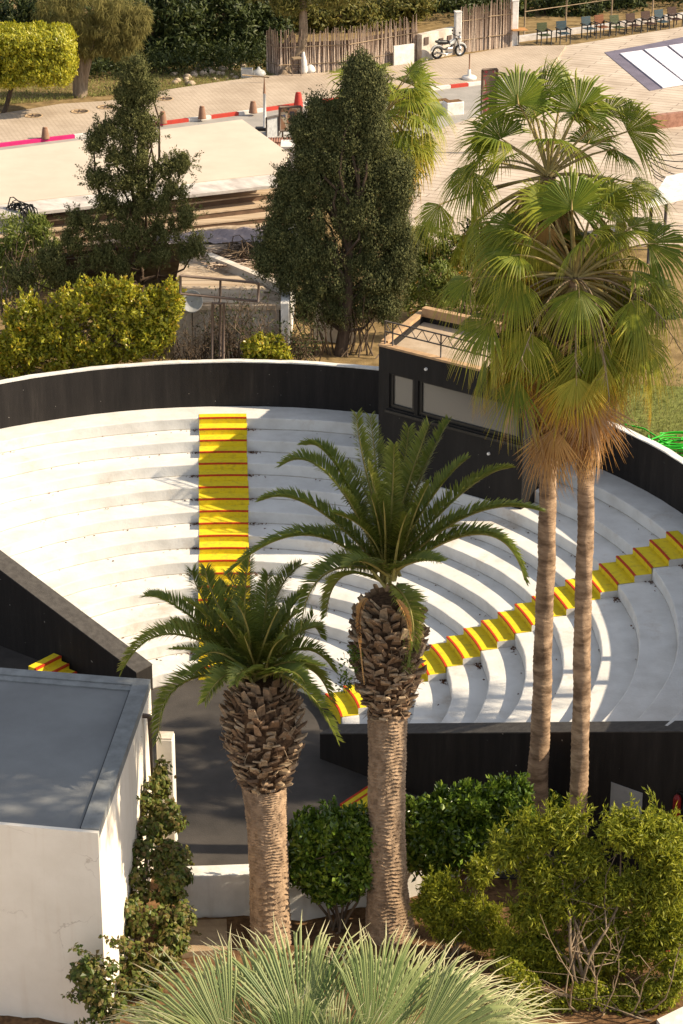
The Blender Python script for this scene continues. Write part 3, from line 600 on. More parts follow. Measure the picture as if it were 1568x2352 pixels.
mb = MB(); ribbon(mb, pts, .40, -.1, 1.13); mb.build('wall_face', M['lowwall'], lw)
mb = MB(); ribbon(mb, [p-np.array([0, .015]) for p in pts], .43, 1.131, 1.19); mb.build('coping', M['coping'], lw)
# slab step in the bed
sc = [pz(*q, .18)[:2] for q in ((372, 2192), (523, 2182), (520, 2112), (392, 2117))]
mb = MB(); mb.prism([tuple(x) for x in sc], -.02, .20); tag(mb.build('slab_step', M['slab'], loc=(*sc[0], 0)), 'low tan concrete slab on the soil at the foot of the white wall', 'step')
# board and extinguisher against the black wall
def onwall(s, z, out): q = RI0+RDIR*s+NRM*(.60+out); return np.array([q[0], q[1], z])
def swall(x, z):                                    # distance along the wall seen at the survey column x
    best = min(np.linspace(0, 14, 400), key=lambda s: abs(784+F*onwall(s, z, 0)[0]/(onwall(s, z, 0)[1]*cp-(z-CH)*sp)-x)); return best
def scol(x, y):                                     # (s,z) on the front of the right end wall for a survey point
    for z in np.linspace(0, 4, 300):
        s = swall(x, z); q = onwall(s, z, 0); yy = 1176-F*(q[1]*sp+(z-CH)*cp)/(q[1]*cp-(z-CH)*sp)
        if yy < y: return s, z
    return s, z
s0, z0 = scol(1402, 1872); s1, z1 = scol(1478, 1822)
mb = MB(); mb.hexa([onwall(s0, z0, .02), onwall(s1, z0, .02), onwall(s1, z0, .004), onwall(s0, z0, .004), onwall(s0, z1, .02), onwall(s1, z1, .02), onwall(s1, z1, .004), onwall(s0, z1, .004)])
tag(mb.build('wall_board', M['panelwhite'], loc=tuple(onwall(s0, z0, .02))), 'plain white board fixed to the black wall behind the shrubs', 'board')
sx, zx = scol(1557, 1870); c = onwall(sx, zx, .10)
ext = thing('fire_extinguisher', 'red fire extinguisher hanging on the black wall at the edge of view', 'fire extinguisher', tuple(c))
mb = MB(); mb.lathe([(.0, 0), (.085, .005), (.09, .03), (.09, .42), (.07, .49), (.03, .52), (.03, .54)], c, 16); mb.build('cylinder', M['extred'], ext, smooth=False)
mb = MB(); mb.lathe([(.022, .54), (.022, .60), (.03, .61), (.03, .63)], c, 10); mb.box(c+np.array([.05, 0, .635]), (.14, .03, .02)); mb.build('valve', M['plastic'], ext)
mb = MB(); mb.tube([c+np.array(q) for q in ((.03, -.02, .6), (.12, -.05, .56), (.14, -.06, .4), (.11, -.08, .2))], .013, 6); mb.build('hose', M['plastic'], ext)
# dark litter in the step corners, standing for fallen leaves and shadow
mb = MB(); P = []
for k in range(2, 12):
    r = R0+(k-1)*D1-.05; z = (k-1)*H1+.012
    for a0, off, wd, sg in ((rad(92.6), -.19, 1.38, 1), (rad(92.6), -.19, 1.38, -1), (rad(14.5), .17, 1.3, -1)):
        ax = np.array([math.cos(a0), math.sin(a0)]); sd = np.array([-ax[1], ax[0]])
        nn = RNG.integers(10, 34); s = sg*(wd/2+np.abs(RNG.normal(0, .16, nn))+.02)+off
        rr = r-np.abs(RNG.normal(0, .05, nn))
        q = C0+ax*np.sqrt(rr**2-s**2)[:, None]+sd*s[:, None]; P.append(np.column_stack([q, np.full(nn, z)]))
for k in range(2, 12):
    nn = 26; a = RNG.uniform(aR+.3, aL-.2, nn); r = R0+(k-1)*D1-np.abs(RNG.normal(0, .12, nn))-.03
    P.append(np.column_stack([C0[0]+r*np.cos(a), C0[1]+r*np.sin(a), np.full(nn, (k-1)*H1+.012)]))
P = np.vstack(P); D = RNG.normal(0, 1, P.shape); D[:, 2] = .1
leaves(mb, P, D, .075, .045, jit=.1, fold=.3); tag(mb.build('litter_and_shadow', M['f_litter']), kind='stuff')
# ================================================================== PALMS
def bez3(a, m, b, n):
    a, m, b = map(np.asarray, (a, m, b)); c = 2*m-.5*(a+b); t = np.linspace(0, 1, n)[:, None]
    return (1-t)**2*a+2*t*(1-t)*c+t*t*b
def frond(parent, P0, Pm, Pt, rng, dry=.1, lmax=.50, rr=.04, mats=None):
    n = 26; c = bez3(P0, Pm, Pt, n); c[:, 2] -= np.linspace(0, 1, n)**3*.10
    T = unit(np.gradient(c, axis=0)); up = np.array([0, 0, 1.])
    S = unit(np.cross(T, up)+np.array([1e-4, 0, 0])); U = unit(np.cross(S, T))
    tw = rng.uniform(-.35, .35)*np.linspace(0, 1, n)[:, None]
    S, U = S*np.cos(tw)+U*np.sin(tw), U*np.cos(tw)-S*np.sin(tw)
    Lg = float(np.linalg.norm(np.diff(c, axis=0), axis=1).sum())
    mb = MB(); m = int(46*Lg); t = np.linspace(.10, .995, m); t = np.concatenate([t, t+.002]); sg = np.concatenate([np.ones(m), -np.ones(m)])
    t = np.clip(t+rng.normal(0, .004, 2*m), .08, 1); x = t*(n-1); i = np.clip(x.astype(int), 0, n-2); f = (x-i)[:, None]
    P = c[i]*(1-f)+c[i+1]*f; t1 = T[i]; s1 = S[i]*sg[:, None]; u1 = U[i]
    ln = lmax*np.clip(np.minimum(.30+t*2.4, 1.25-.85*t), .2, 1)*rng.uniform(.85, 1.12, 2*m)
    fw = .45+.55*t**2; vv = rng.uniform(.25, .6, 2*m)
    d = unit(t1*fw[:, None]+s1*(1.0-.35*t)[:, None]+u1*vv[:, None]); w = unit(np.cross(d, u1*.6+t1*.8))
    d2 = unit(d+np.array([0, 0, -1])*rng.uniform(.05, .5, (2*m, 1)))
    hw = (.0205*np.clip(1.15-.5*t, .5, 1))[:, None]
    l = ln[:, None]
    V = np.stack([P-w*hw*.5, P+w*hw*.5, P+d*l*.5+w*hw, P+d*l*.5-w*hw, P+d*l*.5+d2*l*.5], 1).reshape(-1, 3)
    o = np.arange(2*m)[:, None]*5
    dr = np.clip(dry+rng.normal(0, .06, 2*m)+.25*(rng.random(2*m) < .05), 0, 1)
    att = np.repeat(dr, 5); att[4::5] += .12
    q = MB(); q.add(V, o+np.array([[0, 1, 2, 3]]), 0, att); q.f.append((o+np.array([[3, 2, 4]]), 0))
    q.tube(c, np.linspace(rr, rr*.2, n), 5, mi=1)
    return q.build('frond', mats or [M['f_date'], M['f_rachis']], parent)
def date_trunk(path, rads, rows, rng, seg=72, amp=.062):
    """trunk of overlapping old leaf scars"""
    path = np.array(path, float); s = np.linspace(0, 1, len(path)); t = np.linspace(0, 1, rows)
    c = np.column_stack([np.interp(t, s, path[:, k]) for k in range(3)]); r = np.interp(t, s, rads)
    an = np.linspace(0, 2*np.pi, seg, endpoint=False); A_, T_ = np.meshgrid(an, t)
    hgt = np.linalg.norm(path[-1]-path[0]); z = T_*hgt
    per = .088
    u = A_/(2*np.pi)*15; row = np.floor(z/per+.25*np.sin(A_*3+z*2)+(np.floor(u) % 2)*.5)
    ph = (z/per+.22*np.sin(A_*3+z*2)+.16*np.sin(A_*7-z*3)+.10*np.sin(A_*13+z*5)) % 1
    prof = (1-ph)**1.2*.9
    nz = .5*np.sin(A_*5+z*6.1)+.4*np.sin(A_*11-z*9.7)+rng.normal(0, .35, A_.shape)
    cell = np.sin(row*12.9898+np.floor(u)*78.233)*.5
    R = r[:, None]+amp*(prof-.4)+amp*.16*nz+amp*.18*cell
    V = np.stack([c[:, 0][:, None]+R*np.cos(A_), c[:, 1][:, None]+R*np.sin(A_), np.repeat(c[:, 2][:, None], seg, 1)], -1).reshape(-1, 3)
    i, j = np.meshgrid(np.arange(rows-1), np.arange(seg), indexing='ij'); i = i.ravel(); j = j.ravel(); k = (j+1) % seg
    mb = MB(); mb.add(V, np.column_stack([i*seg+j, i*seg+k, (i+1)*seg+k, (i+1)*seg+j])); return mb
def boots(mb, z0, z1, cx, cy, prof, rng, n):
    """cut-off leaf stubs in spirals; prof(t) radius"""
    for i in range(n):
        t = (i+.5)/n; a = i*2.39996+rng.normal(0, .16); z = z0+(z1-z0)*t+rng.normal(0, .02); r = prof(t)+rng.normal(0, .03)
        out = np.array([math.cos(a), math.sin(a), 0]); up = np.array([0, 0, 1.]); sd = np.cross(up, out)
        el = rng.uniform(.15, .95)+.4*t; d = unit(out*math.cos(el)+up*math.sin(el)+sd*rng.normal(0, .22)); sd = unit(np.cross(up, d)); nn = np.cross(sd, d)
        ln = rng.uniform(.08, .20)*(.6+.5*t); w = rng.uniform(.065, .125); th = rng.uniform(.018, .045)
        b = np.array([cx, cy, z])+out*(r-.12); e = b+d*(ln+.12); tl = rng.uniform(-.06, .06)
        w2 = w*rng.uniform(.45, .8)
        mb.hexa([b-sd*w-nn*th, b+sd*w-nn*th, b+sd*w+nn*th, b-sd*w+nn*th, e-sd*w2-nn*th*.6+d*tl, e+sd*w2-nn*th*.6-d*tl, e+sd*w2+nn*th*.6, e-sd*w2+nn*th*.6])
def date_palm(label, Y, path_px, rad_px, boot_px, crown_px, fronds, seed, nb):
    rng = np.random.default_rng(seed)
    path = [pY(x, y, Y) for x, y in path_px]; path[0][2] = -.1
    rads = [w/pxm(Y, p[2]) for w, p in zip(rad_px, path)]
    t = thing('date_palm', label, 'palm', (path[0][0], Y, 0), 'date palms in front of the seating')
    date_trunk(path, rads, int((path[-1][2])/.016), rng).build('trunk', M['datetrunk'], t, smooth=False)
    bz = [pY(x, y, Y)[2] for x, y, w in boot_px]; br = [w*.90/pxm(Y, z) for (x, y, w), z in zip(boot_px, bz)]
    cx = path[-1][0]; cy = Y
    prof = lambda tt: float(np.interp(bz[0]+(bz[-1]-bz[0])*tt, bz, br))
    mb = MB(); zz = np.linspace(bz[0]-.1, bz[-1]+.1, 24); 
    mb.lathe([(max(.05, np.interp(z, bz, br)-.10+rng.normal(0, .02)), z) for z in zz], (cx, cy, 0), 24); mb.build('fibre_core', M['bootfibre'], t)
    mb = MB(); boots(mb, bz[0], bz[-1], cx, cy, prof, rng, nb)
    # loose fibres
    for _ in range(160):
        a = rng.uniform(0, 6.28); tt = rng.random()**.7; r = prof(tt); o = np.array([math.cos(a), math.sin(a), 0]); p = np.array([cx, cy, bz[0]+(bz[-1]-bz[0])*tt])+o*(r-.08)
        d = unit(o+np.array([0, 0, rng.uniform(-.9, .6)])+rng.normal(0, .3, 3)); mb.tube([p, p+d*.12, p+d*.24+np.array([0, 0, -.06])], [.010, .008, .003], 3)
    mb.build('leaf_bases', M['boot'], t)
    cb = pY(crown_px[0], crown_px[1], Y)
    for k, (mx, my, tx, ty, dy) in enumerate(fronds):
        o = rng.normal(0, .10, 3); o[2] = rng.uniform(-.15, .12)
        Pm = pY(mx, my, Y+dy*.55); Pt = pY(tx, ty, Y+dy)
        frond(t, cb+o+unit(Pm-cb)*.05, Pm, Pt, rng, dry=max(0, rng.normal(.15, .10)))
    return t, cb
dp1 = [(400,1455,280,1530,-.3),(415,1570,362,1690,-1.0),(690,1575,775,1690,-.9),(690,1490,765,1528,.2),(430,1408,338,1360,.6),(480,1400,440,1300,1.0),
 (500,1390,472,1296,.6),(562,1390,575,1264,.8),(632,1372,690,1288,1.2),(645,1430,700,1352,.4),(690,1440,738,1455,1.5),(500,1445,430,1372,.2),(450,1455,370,1440,.8),
 (562,1430,565,1345,-.2),(660,1500,720,1400,1.2),(510,1500,450,1505,-.9),(560,1400,520,1305,1.8),(620,1420,640,1330,1.9),(490,1500,400,1482,1.5),
 (575,1500,560,1450,-.7),(620,1500,645,1460,-.7),(600,1470,608,1390,.3),(540,1460,500,1400,-.3),(655,1540,700,1560,-1.2),(520,1550,470,1600,-1.3),(700,1530,760,1600,.9),(640,1460,680,1400,.0),(560,1540,540,1560,-1.2),(540,1410,500,1330,.9),(610,1400,615,1310,.6),(525,1430,455,1390,1.2),(660,1470,735,1430,.2),(655,1520,735,1520,-.7),(520,1520,440,1540,-.6),(570,1450,545,1380,-.8),(615,1450,640,1390,-.7),(480,1470,400,1420,.3),(590,1420,590,1330,1.6)]
T1, cb1 = date_palm('shorter date palm with a bushy crown beside the low white wall', 43.0, [(622,2165),(617,1990),(612,1880),(606,1800)], [46,43,44,50],
 [(606,1810,54),(604,1770,72),(602,1720,90),(600,1660,96),(600,1610,88),(600,1570,55)], (588,1555), dp1, 5, 330)
dp2 = [(850,1120,818,942,.9),(868,1130,850,948,1.3),(915,1130,938,972,1.1),(935,1120,985,965,.8),(960,1110,1030,957,1.3),(985,1150,1070,1046,.3),(1050,1140,1168,1065,.6),
 (1070,1185,1238,1162,-.2),(1100,1225,1205,1322,-.6),(760,1095,650,1056,.5),(780,1080,702,1012,1.0),(730,1170,603,1138,.1),(715,1228,525,1305,-.3),(750,1315,690,1440,-.8),
 (938,1390,950,1475,-.9),(805,1275,735,1310,.9),(900,1150,905,1010,.3),(830,1200,790,1120,-.2),(945,1200,985,1100,-.3),(872,1220,852,1130,-.6),(790,1320,748,1405,.9),
 (830,1240,760,1205,1.4),(960,1240,1040,1200,1.5),(885,1230,880,1140,-.7),(915,1240,935,1170,-.8),(840,1290,800,1290,-1.1),(950,1290,1010,1280,-1.0),(900,1150,870,1010,1.6),(860,1180,800,1060,1.7),(930,1180,960,1050,1.8),(850,1230,770,1170,-.4),(940,1240,1020,1150,.9),(875,1180,845,1060,-.2),(910,1190,925,1080,1.0)]
T2, cb2 = date_palm('tall date palm with a thick scaly collar in the middle of the view', 43.3, [(896,2158),(890,2040),(886,1900),(889,1760),(890,1630)], [58,44,42,41,44],
 [(890,1640,46),(890,1610,62),(890,1560,80),(890,1490,92),(890,1430,88),(890,1385,56)], (888,1330), dp2, 8, 420)
# two dried leaves hanging on the tall palm, and a small climber growing out of its collar
rng = np.random.default_rng(3)
for (a, m, b) in (((905,1370),(935,1420),(940,1480)),((850,1375),(825,1420),(835,1560))):
    frond(T2, pY(*a, 42.7), pY(*m, 42.4), pY(*b, 42.4), rng, dry=.6, lmax=.12, rr=.012, mats=[M['f_dead'], M['bootfibre']])
mb = MB(); C = []; 
for c, r in pxblobs([(800,1530,26,36),(790,1570,16,20),(815,1500,14,18)], 42.9): 
    p, d = blob_pts(c, r, 70, rng, .2); leaves(mb, p, d, .085, .055, rng)
for q in ((790,1500),(775,1560),(810,1490),(795,1580)): mb.tube(limb(pY(835,1560,43.1), pY(*q, 42.9), 5, .08, rng), [.012,.01,.008,.006,.004], 4, mi=1)
tag(mb.build('strangler_shrub', [M['f_hedge'], M['twig']], loc=tuple(pY(835,1560,43.0))), 'small leafy shrub sprouting from the collar of the tall date palm', 'shrub')
mb = MB()
for c, r in pxblobs([(943,1480,18,34),(938,1530,14,18)], 42.55):
    p, d = blob_pts(c, r, 110, rng, .1); leaves(mb, p, d+np.array([0,0,.6]), .07, .018, rng); mb.tube([c, c+np.array([0, -.02, .1])], [.05, .01], 5)
q0, q1 = pY(943, 1480, 42.55), pY(938, 1530, 42.55); mb.tube([q0, q1], .03, 5)
tag(mb.build('fern_tuft', [M['f_mid']], loc=tuple(pY(940,1490,42.6))), 'small green fern tuft on the right of the tall palm collar', 'fern')
# ------------------------------------------------------------------ fan palms
def fan_leaf(parent, P0, H, a, nh, R, spread, dry, rng, nseg=40, droop=.5, mats=None, split=.55, tipdry=.35, pet=True, cup=.12, sag=.06):
    a = unit(a); n = np.asarray(nh, float); n = unit(n-a*(n@a)); b = np.cross(a, n)
    mb = MB(); ph = np.linspace(-spread, spread, nseg); dphi = ph[1]-ph[0]
    ts = np.array([0, .22, split, .78, 1.0]); V = []; Fq = []; At = []
    for s, p in enumerate(ph):
        pj = p+rng.normal(0, .012); d = math.cos(pj)*a+math.sin(pj)*b; e = -math.sin(pj)*a+math.cos(pj)*b
        Ls = R*(.80+.20*math.cos(p*.8))*rng.uniform(.9, 1.06); dr = droop*rng.uniform(.35, 1.3); side = rng.normal(0, .10)
        for k, t in enumerate(ts):
            hw = t*Ls*math.tan(dphi/2)*1.03 if t <= split else split*Ls*math.tan(dphi/2)*1.03*(1-(t-split)/(1-split))*1.0
            hw = max(hw, .0015); x = max(0, t-split)/(1-split)
            # blade cups a little, free tips bend down under their weight
            c = H+d*Ls*(t-.25*dr*x*x*(1-split))-n*cup*R*t*t*(1+.6*abs(math.sin(p)))+e*side*x*x*R*.35
            c = c+np.array([0, 0, -1])*(dr*(1-split)*Ls*x**1.5*1.25+sag*R*t*t)
            pl = n*hw*.55
            V += [c-e*hw-pl*.5, c+pl*.5, c+e*hw-pl*.5]; q = dry+tipdry*max(0, t-.55)**1.5*2.2*rng.uniform(.6, 1.2); At += [q]*3
        o = s*15
        for k in range(4):
            i = o+k*3; Fq += [[i, i+1, i+4, i+3], [i+1, i+2, i+5, i+4]]
    mb.add(V, Fq, 0, np.clip(At, 0, 1.1))
    if pet:
        mid = (np.asarray(P0)+H)/2+np.array([0, 0, .10*np.linalg.norm(H-P0)*rng.uniform(.3, 1)])
        c = bez3(P0, mid, H, 7); mb.tube(c, np.linspace(.038, .016, 7), 5, mi=1)
        mb.tube([H-a*.02, H+a*.16*R], [.02, .006], 4, mi=1)
    return mb.build('leaf', mats or [M['f_fan'], M['f_petiole']], parent)
def ring_trunk(path, rads, rng, per=.09, seg=28, amp=.012):
    path = np.array(path, float); L_ = np.linalg.norm(path[-1]-path[0]); rows = int(L_/.03); s = np.linspace(0, 1, len(path)); t = np.linspace(0, 1, rows)
    c = np.column_stack([np.interp(t, s, path[:, k]) for k in range(3)])
    for k in (0, 1):
        kk = np.ones(25)/25; p = np.pad(c[:, k], 12, mode='edge'); c[:, k] = np.convolve(p, kk, mode='valid')
    r = np.interp(t, s, rads); an = np.linspace(0, 2*np.pi, seg, endpoint=False); A_, T_ = np.meshgrid(an, t); z = T_*L_
    ph = (z/per+.35*np.sin(A_*2+z*.7)+.2*np.sin(A_*5-z*2)) % 1
    R = r[:, None]+amp*(1-ph)**2-.006+rng.normal(0, .004, A_.shape)+.010*np.sin(z*2.1+A_)+.008*np.sin(A_*3+z*5)
    V = np.stack([c[:, 0][:, None]+R*np.cos(A_), c[:, 1][:, None]+R*np.sin(A_), np.repeat(c[:, 2][:, None], seg, 1)], -1).reshape(-1, 3)
    i, j = np.meshgrid(np.arange(rows-1), np.arange(seg), indexing='ij'); i = i.ravel(); j = j.ravel(); k = (j+1) % seg
    mb = MB(); mb.add(V, np.column_stack([i*seg+j, i*seg+k, (i+1)*seg+k, (i+1)*seg+j])); return mb
def fan_palm(name, label, Y, path_px,  w_px, placed, nrand, seed, group, Rm=1.05, zb=-.1, mats=None, skirt=26, el_lo=-62, base_dry=.05, skirt_len=1.2, az_skip=None, old=0, world=None, stalks=0, trunk_mat='fantrunk'):
    rng = np.random.default_rng(seed); path = [pY(x, y, Y) for x, y in path_px] if world is None else [np.array(q, float) for q in world]; path[0][2] = zb
    rads = [w/2/pxm(Y, p[2]) for w, p in zip(w_px, path)]
    t = thing(name, label, 'palm', (path[0][0], Y, max(0, zb)), group)
    ring_trunk(path, rads, rng).build('trunk', M[trunk_mat], t, smooth=True)
    C = path[-1].copy()
    for (hx, hy, dy, ax, ay, ady, R, spr, dry, nh) in placed:
        H = pY(hx, hy, Y+dy); k = pxm(Y, H[2]); right = np.array([1., 0, 0]); upv = np.array([0, sp, cp])
        a = right*ax-upv*ay+np.array([0, 1., 0])*ady
        nhv = {'cam': (0, -1, .45), 'up': (0, -.2, 1), 'r': (.9, -.3, .5), 'l': (-.9, -.3, .5), 'out': (ax*.8, -.5, .6)}[nh]
        fan_leaf(t, C+rng.normal(0, .05, 3), H, a, nhv, R*1.08, rad(spr), dry, rng, nseg=46, droop=.6, mats=mats, tipdry=.55)
    for i in range(nrand):
        u = (i+.5)/nrand; az = i*2.39996+rng.normal(0, .15); el = rad(72-(72-el_lo)*u**.85+rng.normal(0, 6))
        if az_skip and az_skip(az % (2*np.pi), u): continue
        d = np.array([math.cos(az)*math.cos(el), math.sin(az)*math.cos(el), math.sin(el)])
        pl = rng.uniform(1.25, 1.8)*(1.0-.15*u); H = C+d*pl+np.array([0, 0, -.40*u-.05])
        e2 = el-rad(20+75*u)*rng.uniform(.6, 1.25); e2 = max(e2, rad(-86)); a = np.array([math.cos(az)*math.cos(e2), math.sin(az)*math.cos(e2), math.sin(e2)])
        nh = np.array([-math.cos(az)*math.sin(e2), -math.sin(az)*math.sin(e2), math.cos(e2)])+rng.normal(0, .35, 3)
        dry = base_dry+.08*rng.random()+max(0, u-.5)*.8*rng.uniform(.2, 1.2)
        fan_leaf(t, C+d*.08, H, a, nh, Rm*rng.uniform(.85, 1.12), rad(rng.uniform(75, 115)), dry, rng, nseg=34, droop=.4+.6*u, mats=mats, tipdry=.45+.5*u, split=.5)
    for i in range(stalks):                             # old drooping flower stalks
        az = i*2.39996+.4+rng.normal(0, .2); o = np.array([math.cos(az), math.sin(az), 0]); l = rng.uniform(1.3, 2.4); r3 = np.linspace(0, 1, 10)[:, None]
        c = C+o*l*r3+np.array([0, 0, 1.])*(r3*rng.uniform(.25, .6)-r3**2.2*rng.uniform(.9, 2.1)); mb = MB(); mb.tube(c, np.linspace(.022, .009, 10), 5)
        for q in range(16):
            p = c[rng.integers(5, 10)]; d = np.array([rng.normal(0, .12), rng.normal(0, .12), -rng.uniform(.15, .45)]); mb.tube([p, p+d*.5+o*.04, p+d], [.007, .006, .003], 3)
        mb.build('flower_stalk', M['twigpale'], t)
    for i in range(old):                                # old leaves hanging well out from the trunk
        az = i*2.39996+rng.normal(0, .25); o = np.array([math.cos(az), math.sin(az), 0]); w = rng.random()
        H = C+o*rng.uniform(.9, 1.75)+np.array([0, 0, -.75-1.0*w]); a = unit(o*rng.uniform(.1, .5)+np.array([0, 0, -1.]))
        fan_leaf(t, C+o*.08+np.array([0, 0, -.15]), H, a, o+np.array([0, 0, .3])+rng.normal(0, .3, 3), rng.uniform(.95, 1.35), rad(rng.uniform(36, 72)), rng.uniform(.04, .34), rng, nseg=36, droop=.25, mats=mats, tipdry=rng.uniform(.7, 1.3), split=.42, sag=0)
    for i in range(skirt):                              # dead leaves hanging against the trunk
        az = i*2.39996+rng.normal(0, .2); u = (i+.5)/skirt; o = np.array([math.cos(az), math.sin(az), 0])
        H = C+o*rng.uniform(.26, .85)*(1.1-.25*u)+np.array([0, 0, -.75-1.25*u*skirt_len+rng.normal(0, .1)])
        a = unit(o*rng.uniform(.05, .3)+np.array([0, 0, -1.])); 
        fan_leaf(t, C+o*.1+np.array([0, 0, -.3-u*skirt_len*.9]), H, a, o+rng.normal(0, .2, 3), rng.uniform(.85, 1.5), rad(rng.uniform(34, 62)), rng.uniform(.3, 1.0), rng, nseg=20, droop=.1, mats=[M['f_dead'], M['f_petiole']], tipdry=.1, split=.35, sag=0)
    return t
front_gap = lambda az, u: abs(az-4.712) < .95 and .15 < u < .8
plA = [(1190,238,-.3,-.1,-1,0,1.12,112,.04,'cam'),(1243,232,.1,.08,-1,.1,1.2,80,.03,'l'),(1327,256,-.2,.3,-1,0,1.08,105,.05,'cam'),(1440,302,.0,1,-.45,.1,1.0,85,.13,'cam'),
 (1180,338,-.1,-1,.0,0,1.25,60,.12,'up'),(1150,318,.3,-.6,-1,.1,.95,100,.03,'cam'),(1085,395,-.1,-.7,1,-.1,.95,90,.06,'out'),(1395,262,.3,.8,-.7,.1,.9,80,.1,'up'),(1290,215,.5,.2,-1,.3,1.0,70,.06,'r'),
 (1450,420,.1,1,.3,0,1.0,80,.12,'up'),(1010,470,.2,-.6,.8,0,.8,80,.15,'out'),(1350,330,.6,.5,-.8,.4,.9,90,.05,'up')]
plB = [(1313,480,-.7,0,-1,-.15,1.08,122,.04,'cam'),(1398,505,.1,.45,-1,.1,1.05,70,.13,'r'),(1490,560,-.1,1,-.05,-.1,1.1,88,.07,'out'),(1185,558,-.1,-1,.35,-.1,1.1,80,.08,'up'),(1265,790,-.8,-.45,1,-.2,1.0,88,.10,'cam'),
 (1387,768,-.9,.0,1,-.2,1.05,90,.07,'cam'),(1470,775,-.6,.55,.85,-.1,1.1,80,.2,'out'),(1130,735,-.5,-.9,.6,0,1.1,75,.12,'out'),(1330,665,-1.2,-.05,1,-.3,1.0,70,.10,'cam'),(1500,655,-.3,.9,.6,0,1.05,80,.12,'out'),
 (1190,640,-.6,-.6,1,-.1,1.05,75,.12,'out'),(1255,500,.2,-.5,-.9,.2,1.0,75,.12,'l'),(1080,640,.1,-1,.6,0,.9,70,.1,'up'),(1210,760,-.9,-.5,1,-.2,.95,75,.22,'out'),(1450,690,-.9,.5,1,-.2,1.0,75,.15,'out')]
fan_palm('fan_palm', 'tall fan palm with the higher crown and the left of the two close trunks', 46.66, [(1226,1970),(1238,1740),(1249,1450),(1258,1150),(1265,900),(1266,650),(1258,405)], [58,46,42,40,38,36,34], plA, 30, 21, 'tall fan palms at the right', el_lo=-60, skirt=60, skirt_len=2.8, old=16, az_skip=front_gap)
fan_palm('fan_palm', 'fan palm with the lower crown and dead leaf skirt, right of the two close trunks', 45.0, [(1316,2065),(1328,1860),(1337,1500),(1345,1150),(1345,1000),(1332,800),(1320,640)], [56,42,40,38,38,36,36], plB, 44, 22, 'tall fan palms at the right', el_lo=-62, skirt=104, skirt_len=1.85, old=26, az_skip=front_gap, stalks=16)
plC = [(880,235,-.3,-.2,-1,0,1.1,90,.15,'cam'),(930,250,0,.6,-1,0,1.1,85,.2,'up'),(860,290,-.5,-.3,1,0,1.0,75,.15,'cam'),(960,320,-.4,1,.4,0,1.0,80,.2,'out'),(840,230,.2,-.7,-1,.2,1.0,80,.1,'l'),(915,330,-.7,.4,1,-.2,1.0,80,.25,'cam')]
fan_palm('fan_palm', 'pale fan palm rising behind the dense upright cypress', 73.5, [(897,700),(895,560),(890,430),(884,262)], [30,28,27,26], plC, 46, 23, None, Rm=1.15, zb=4.45, base_dry=.05, skirt=18, skirt_len=1.0)
fan_palm('fan_palm', 'fan palm standing just outside the right edge nearer the cypress', 50.72, None, [26, 24, 22], [], 30, 24, 'fan palms outside the right edge', zb=4.45, skirt=12, world=[(13.2, 50.72, 4.4), (13.1, 50.72, 8), (13.1, 50.70, 11.6)])
fan_palm('fan_palm', 'fan palm standing just outside the right edge nearer the hedge', 49.46, None, [26, 24, 22], [], 26, 25, 'fan palms outside the right edge', zb=4.45, skirt=12, world=[(14.3, 49.46, 4.4), (14.3, 49.46, 8), (14.4, 49.44, 12.4)])
# pale fan palm at the bottom edge
rng = np.random.default_rng(31); Yp = 36.0; cpos = pY(740, 2475, Yp)
pf = thing('fan_palm', 'pale silvery fan palm with stiff leaves at the bottom edge', 'palm', (cpos[0], Yp, 0))
ring_trunk([(cpos[0], Yp, -.1), (cpos[0], Yp, cpos[2])], [.3, .22], rng).build('trunk', M['fantrunk'], pf)
for (hx, hy, dy, ax, ay, ady, R, spr, dry, nh) in [(530,2420,-.2,-.8,-.9,.1,2.1,38,.10,(-.2,-.7,.7)),(690,2395,.1,-.12,-1,.15,2.25,40,.06,(.2,-.8,.5)),(850,2400,.2,.32,-1,.1,2.1,36,.06,(.4,-.6,.6)),(950,2420,-.1,.95,-.75,0,2.2,36,.10,(.3,-.3,.9)),
   (610,2410,.5,-.45,-1,.5,2.1,36,.10,(-.2,-.3,.9)),(900,2420,.7,.7,-.9,.5,2.2,36,.14,(.2,-.2,1)),(560,2470,-.6,-1,-.55,-.2,1.9,38,.15,(0,-.4,.9)),(760,2440,.9,.05,-1,.7,2.0,40,.12,(0,-.3,1)),(1000,2470,-.5,1,-.35,-.3,1.9,36,.18,(0,-.4,.9)),(780,2500,-.7,.1,-1,-.3,1.7,45,.03,(0,-.9,.3)),(1060,2450,.6,.9,-.8,.4,1.6,30,.3,(0,-.3,1)),(680,2470,-.7,-.35,-1,-.3,1.7,42,.03,(0,-.9,.4)),(1080,2420,.3,1,-.5,.1,1.8,34,.2,(.2,-.2,1)),(1120,2460,-.2,1,-.25,-.1,1.7,34,.3,(0,-.3,1)),(1000,2400,1.0,.75,-.9,.8,1.9,32,.3,(0,-.2,1)),(450,2440,.2,-1,-.45,.1,1.7,34,.25,(0,-.3,1))]:
    H = pY(hx, hy, Yp+dy); a = np.array([ax, 0, 0])-np.array([0, sp, cp])*ay+np.array([0, ady, 0])
    fan_leaf(pf, cpos, H, a, nh, R*1.26, rad(spr*1.12), dry, rng, nseg=48, droop=.45, mats=[M['f_fanpale'], M['f_petiole']], split=.6, tipdry=1.0, cup=.05, sag=.03)
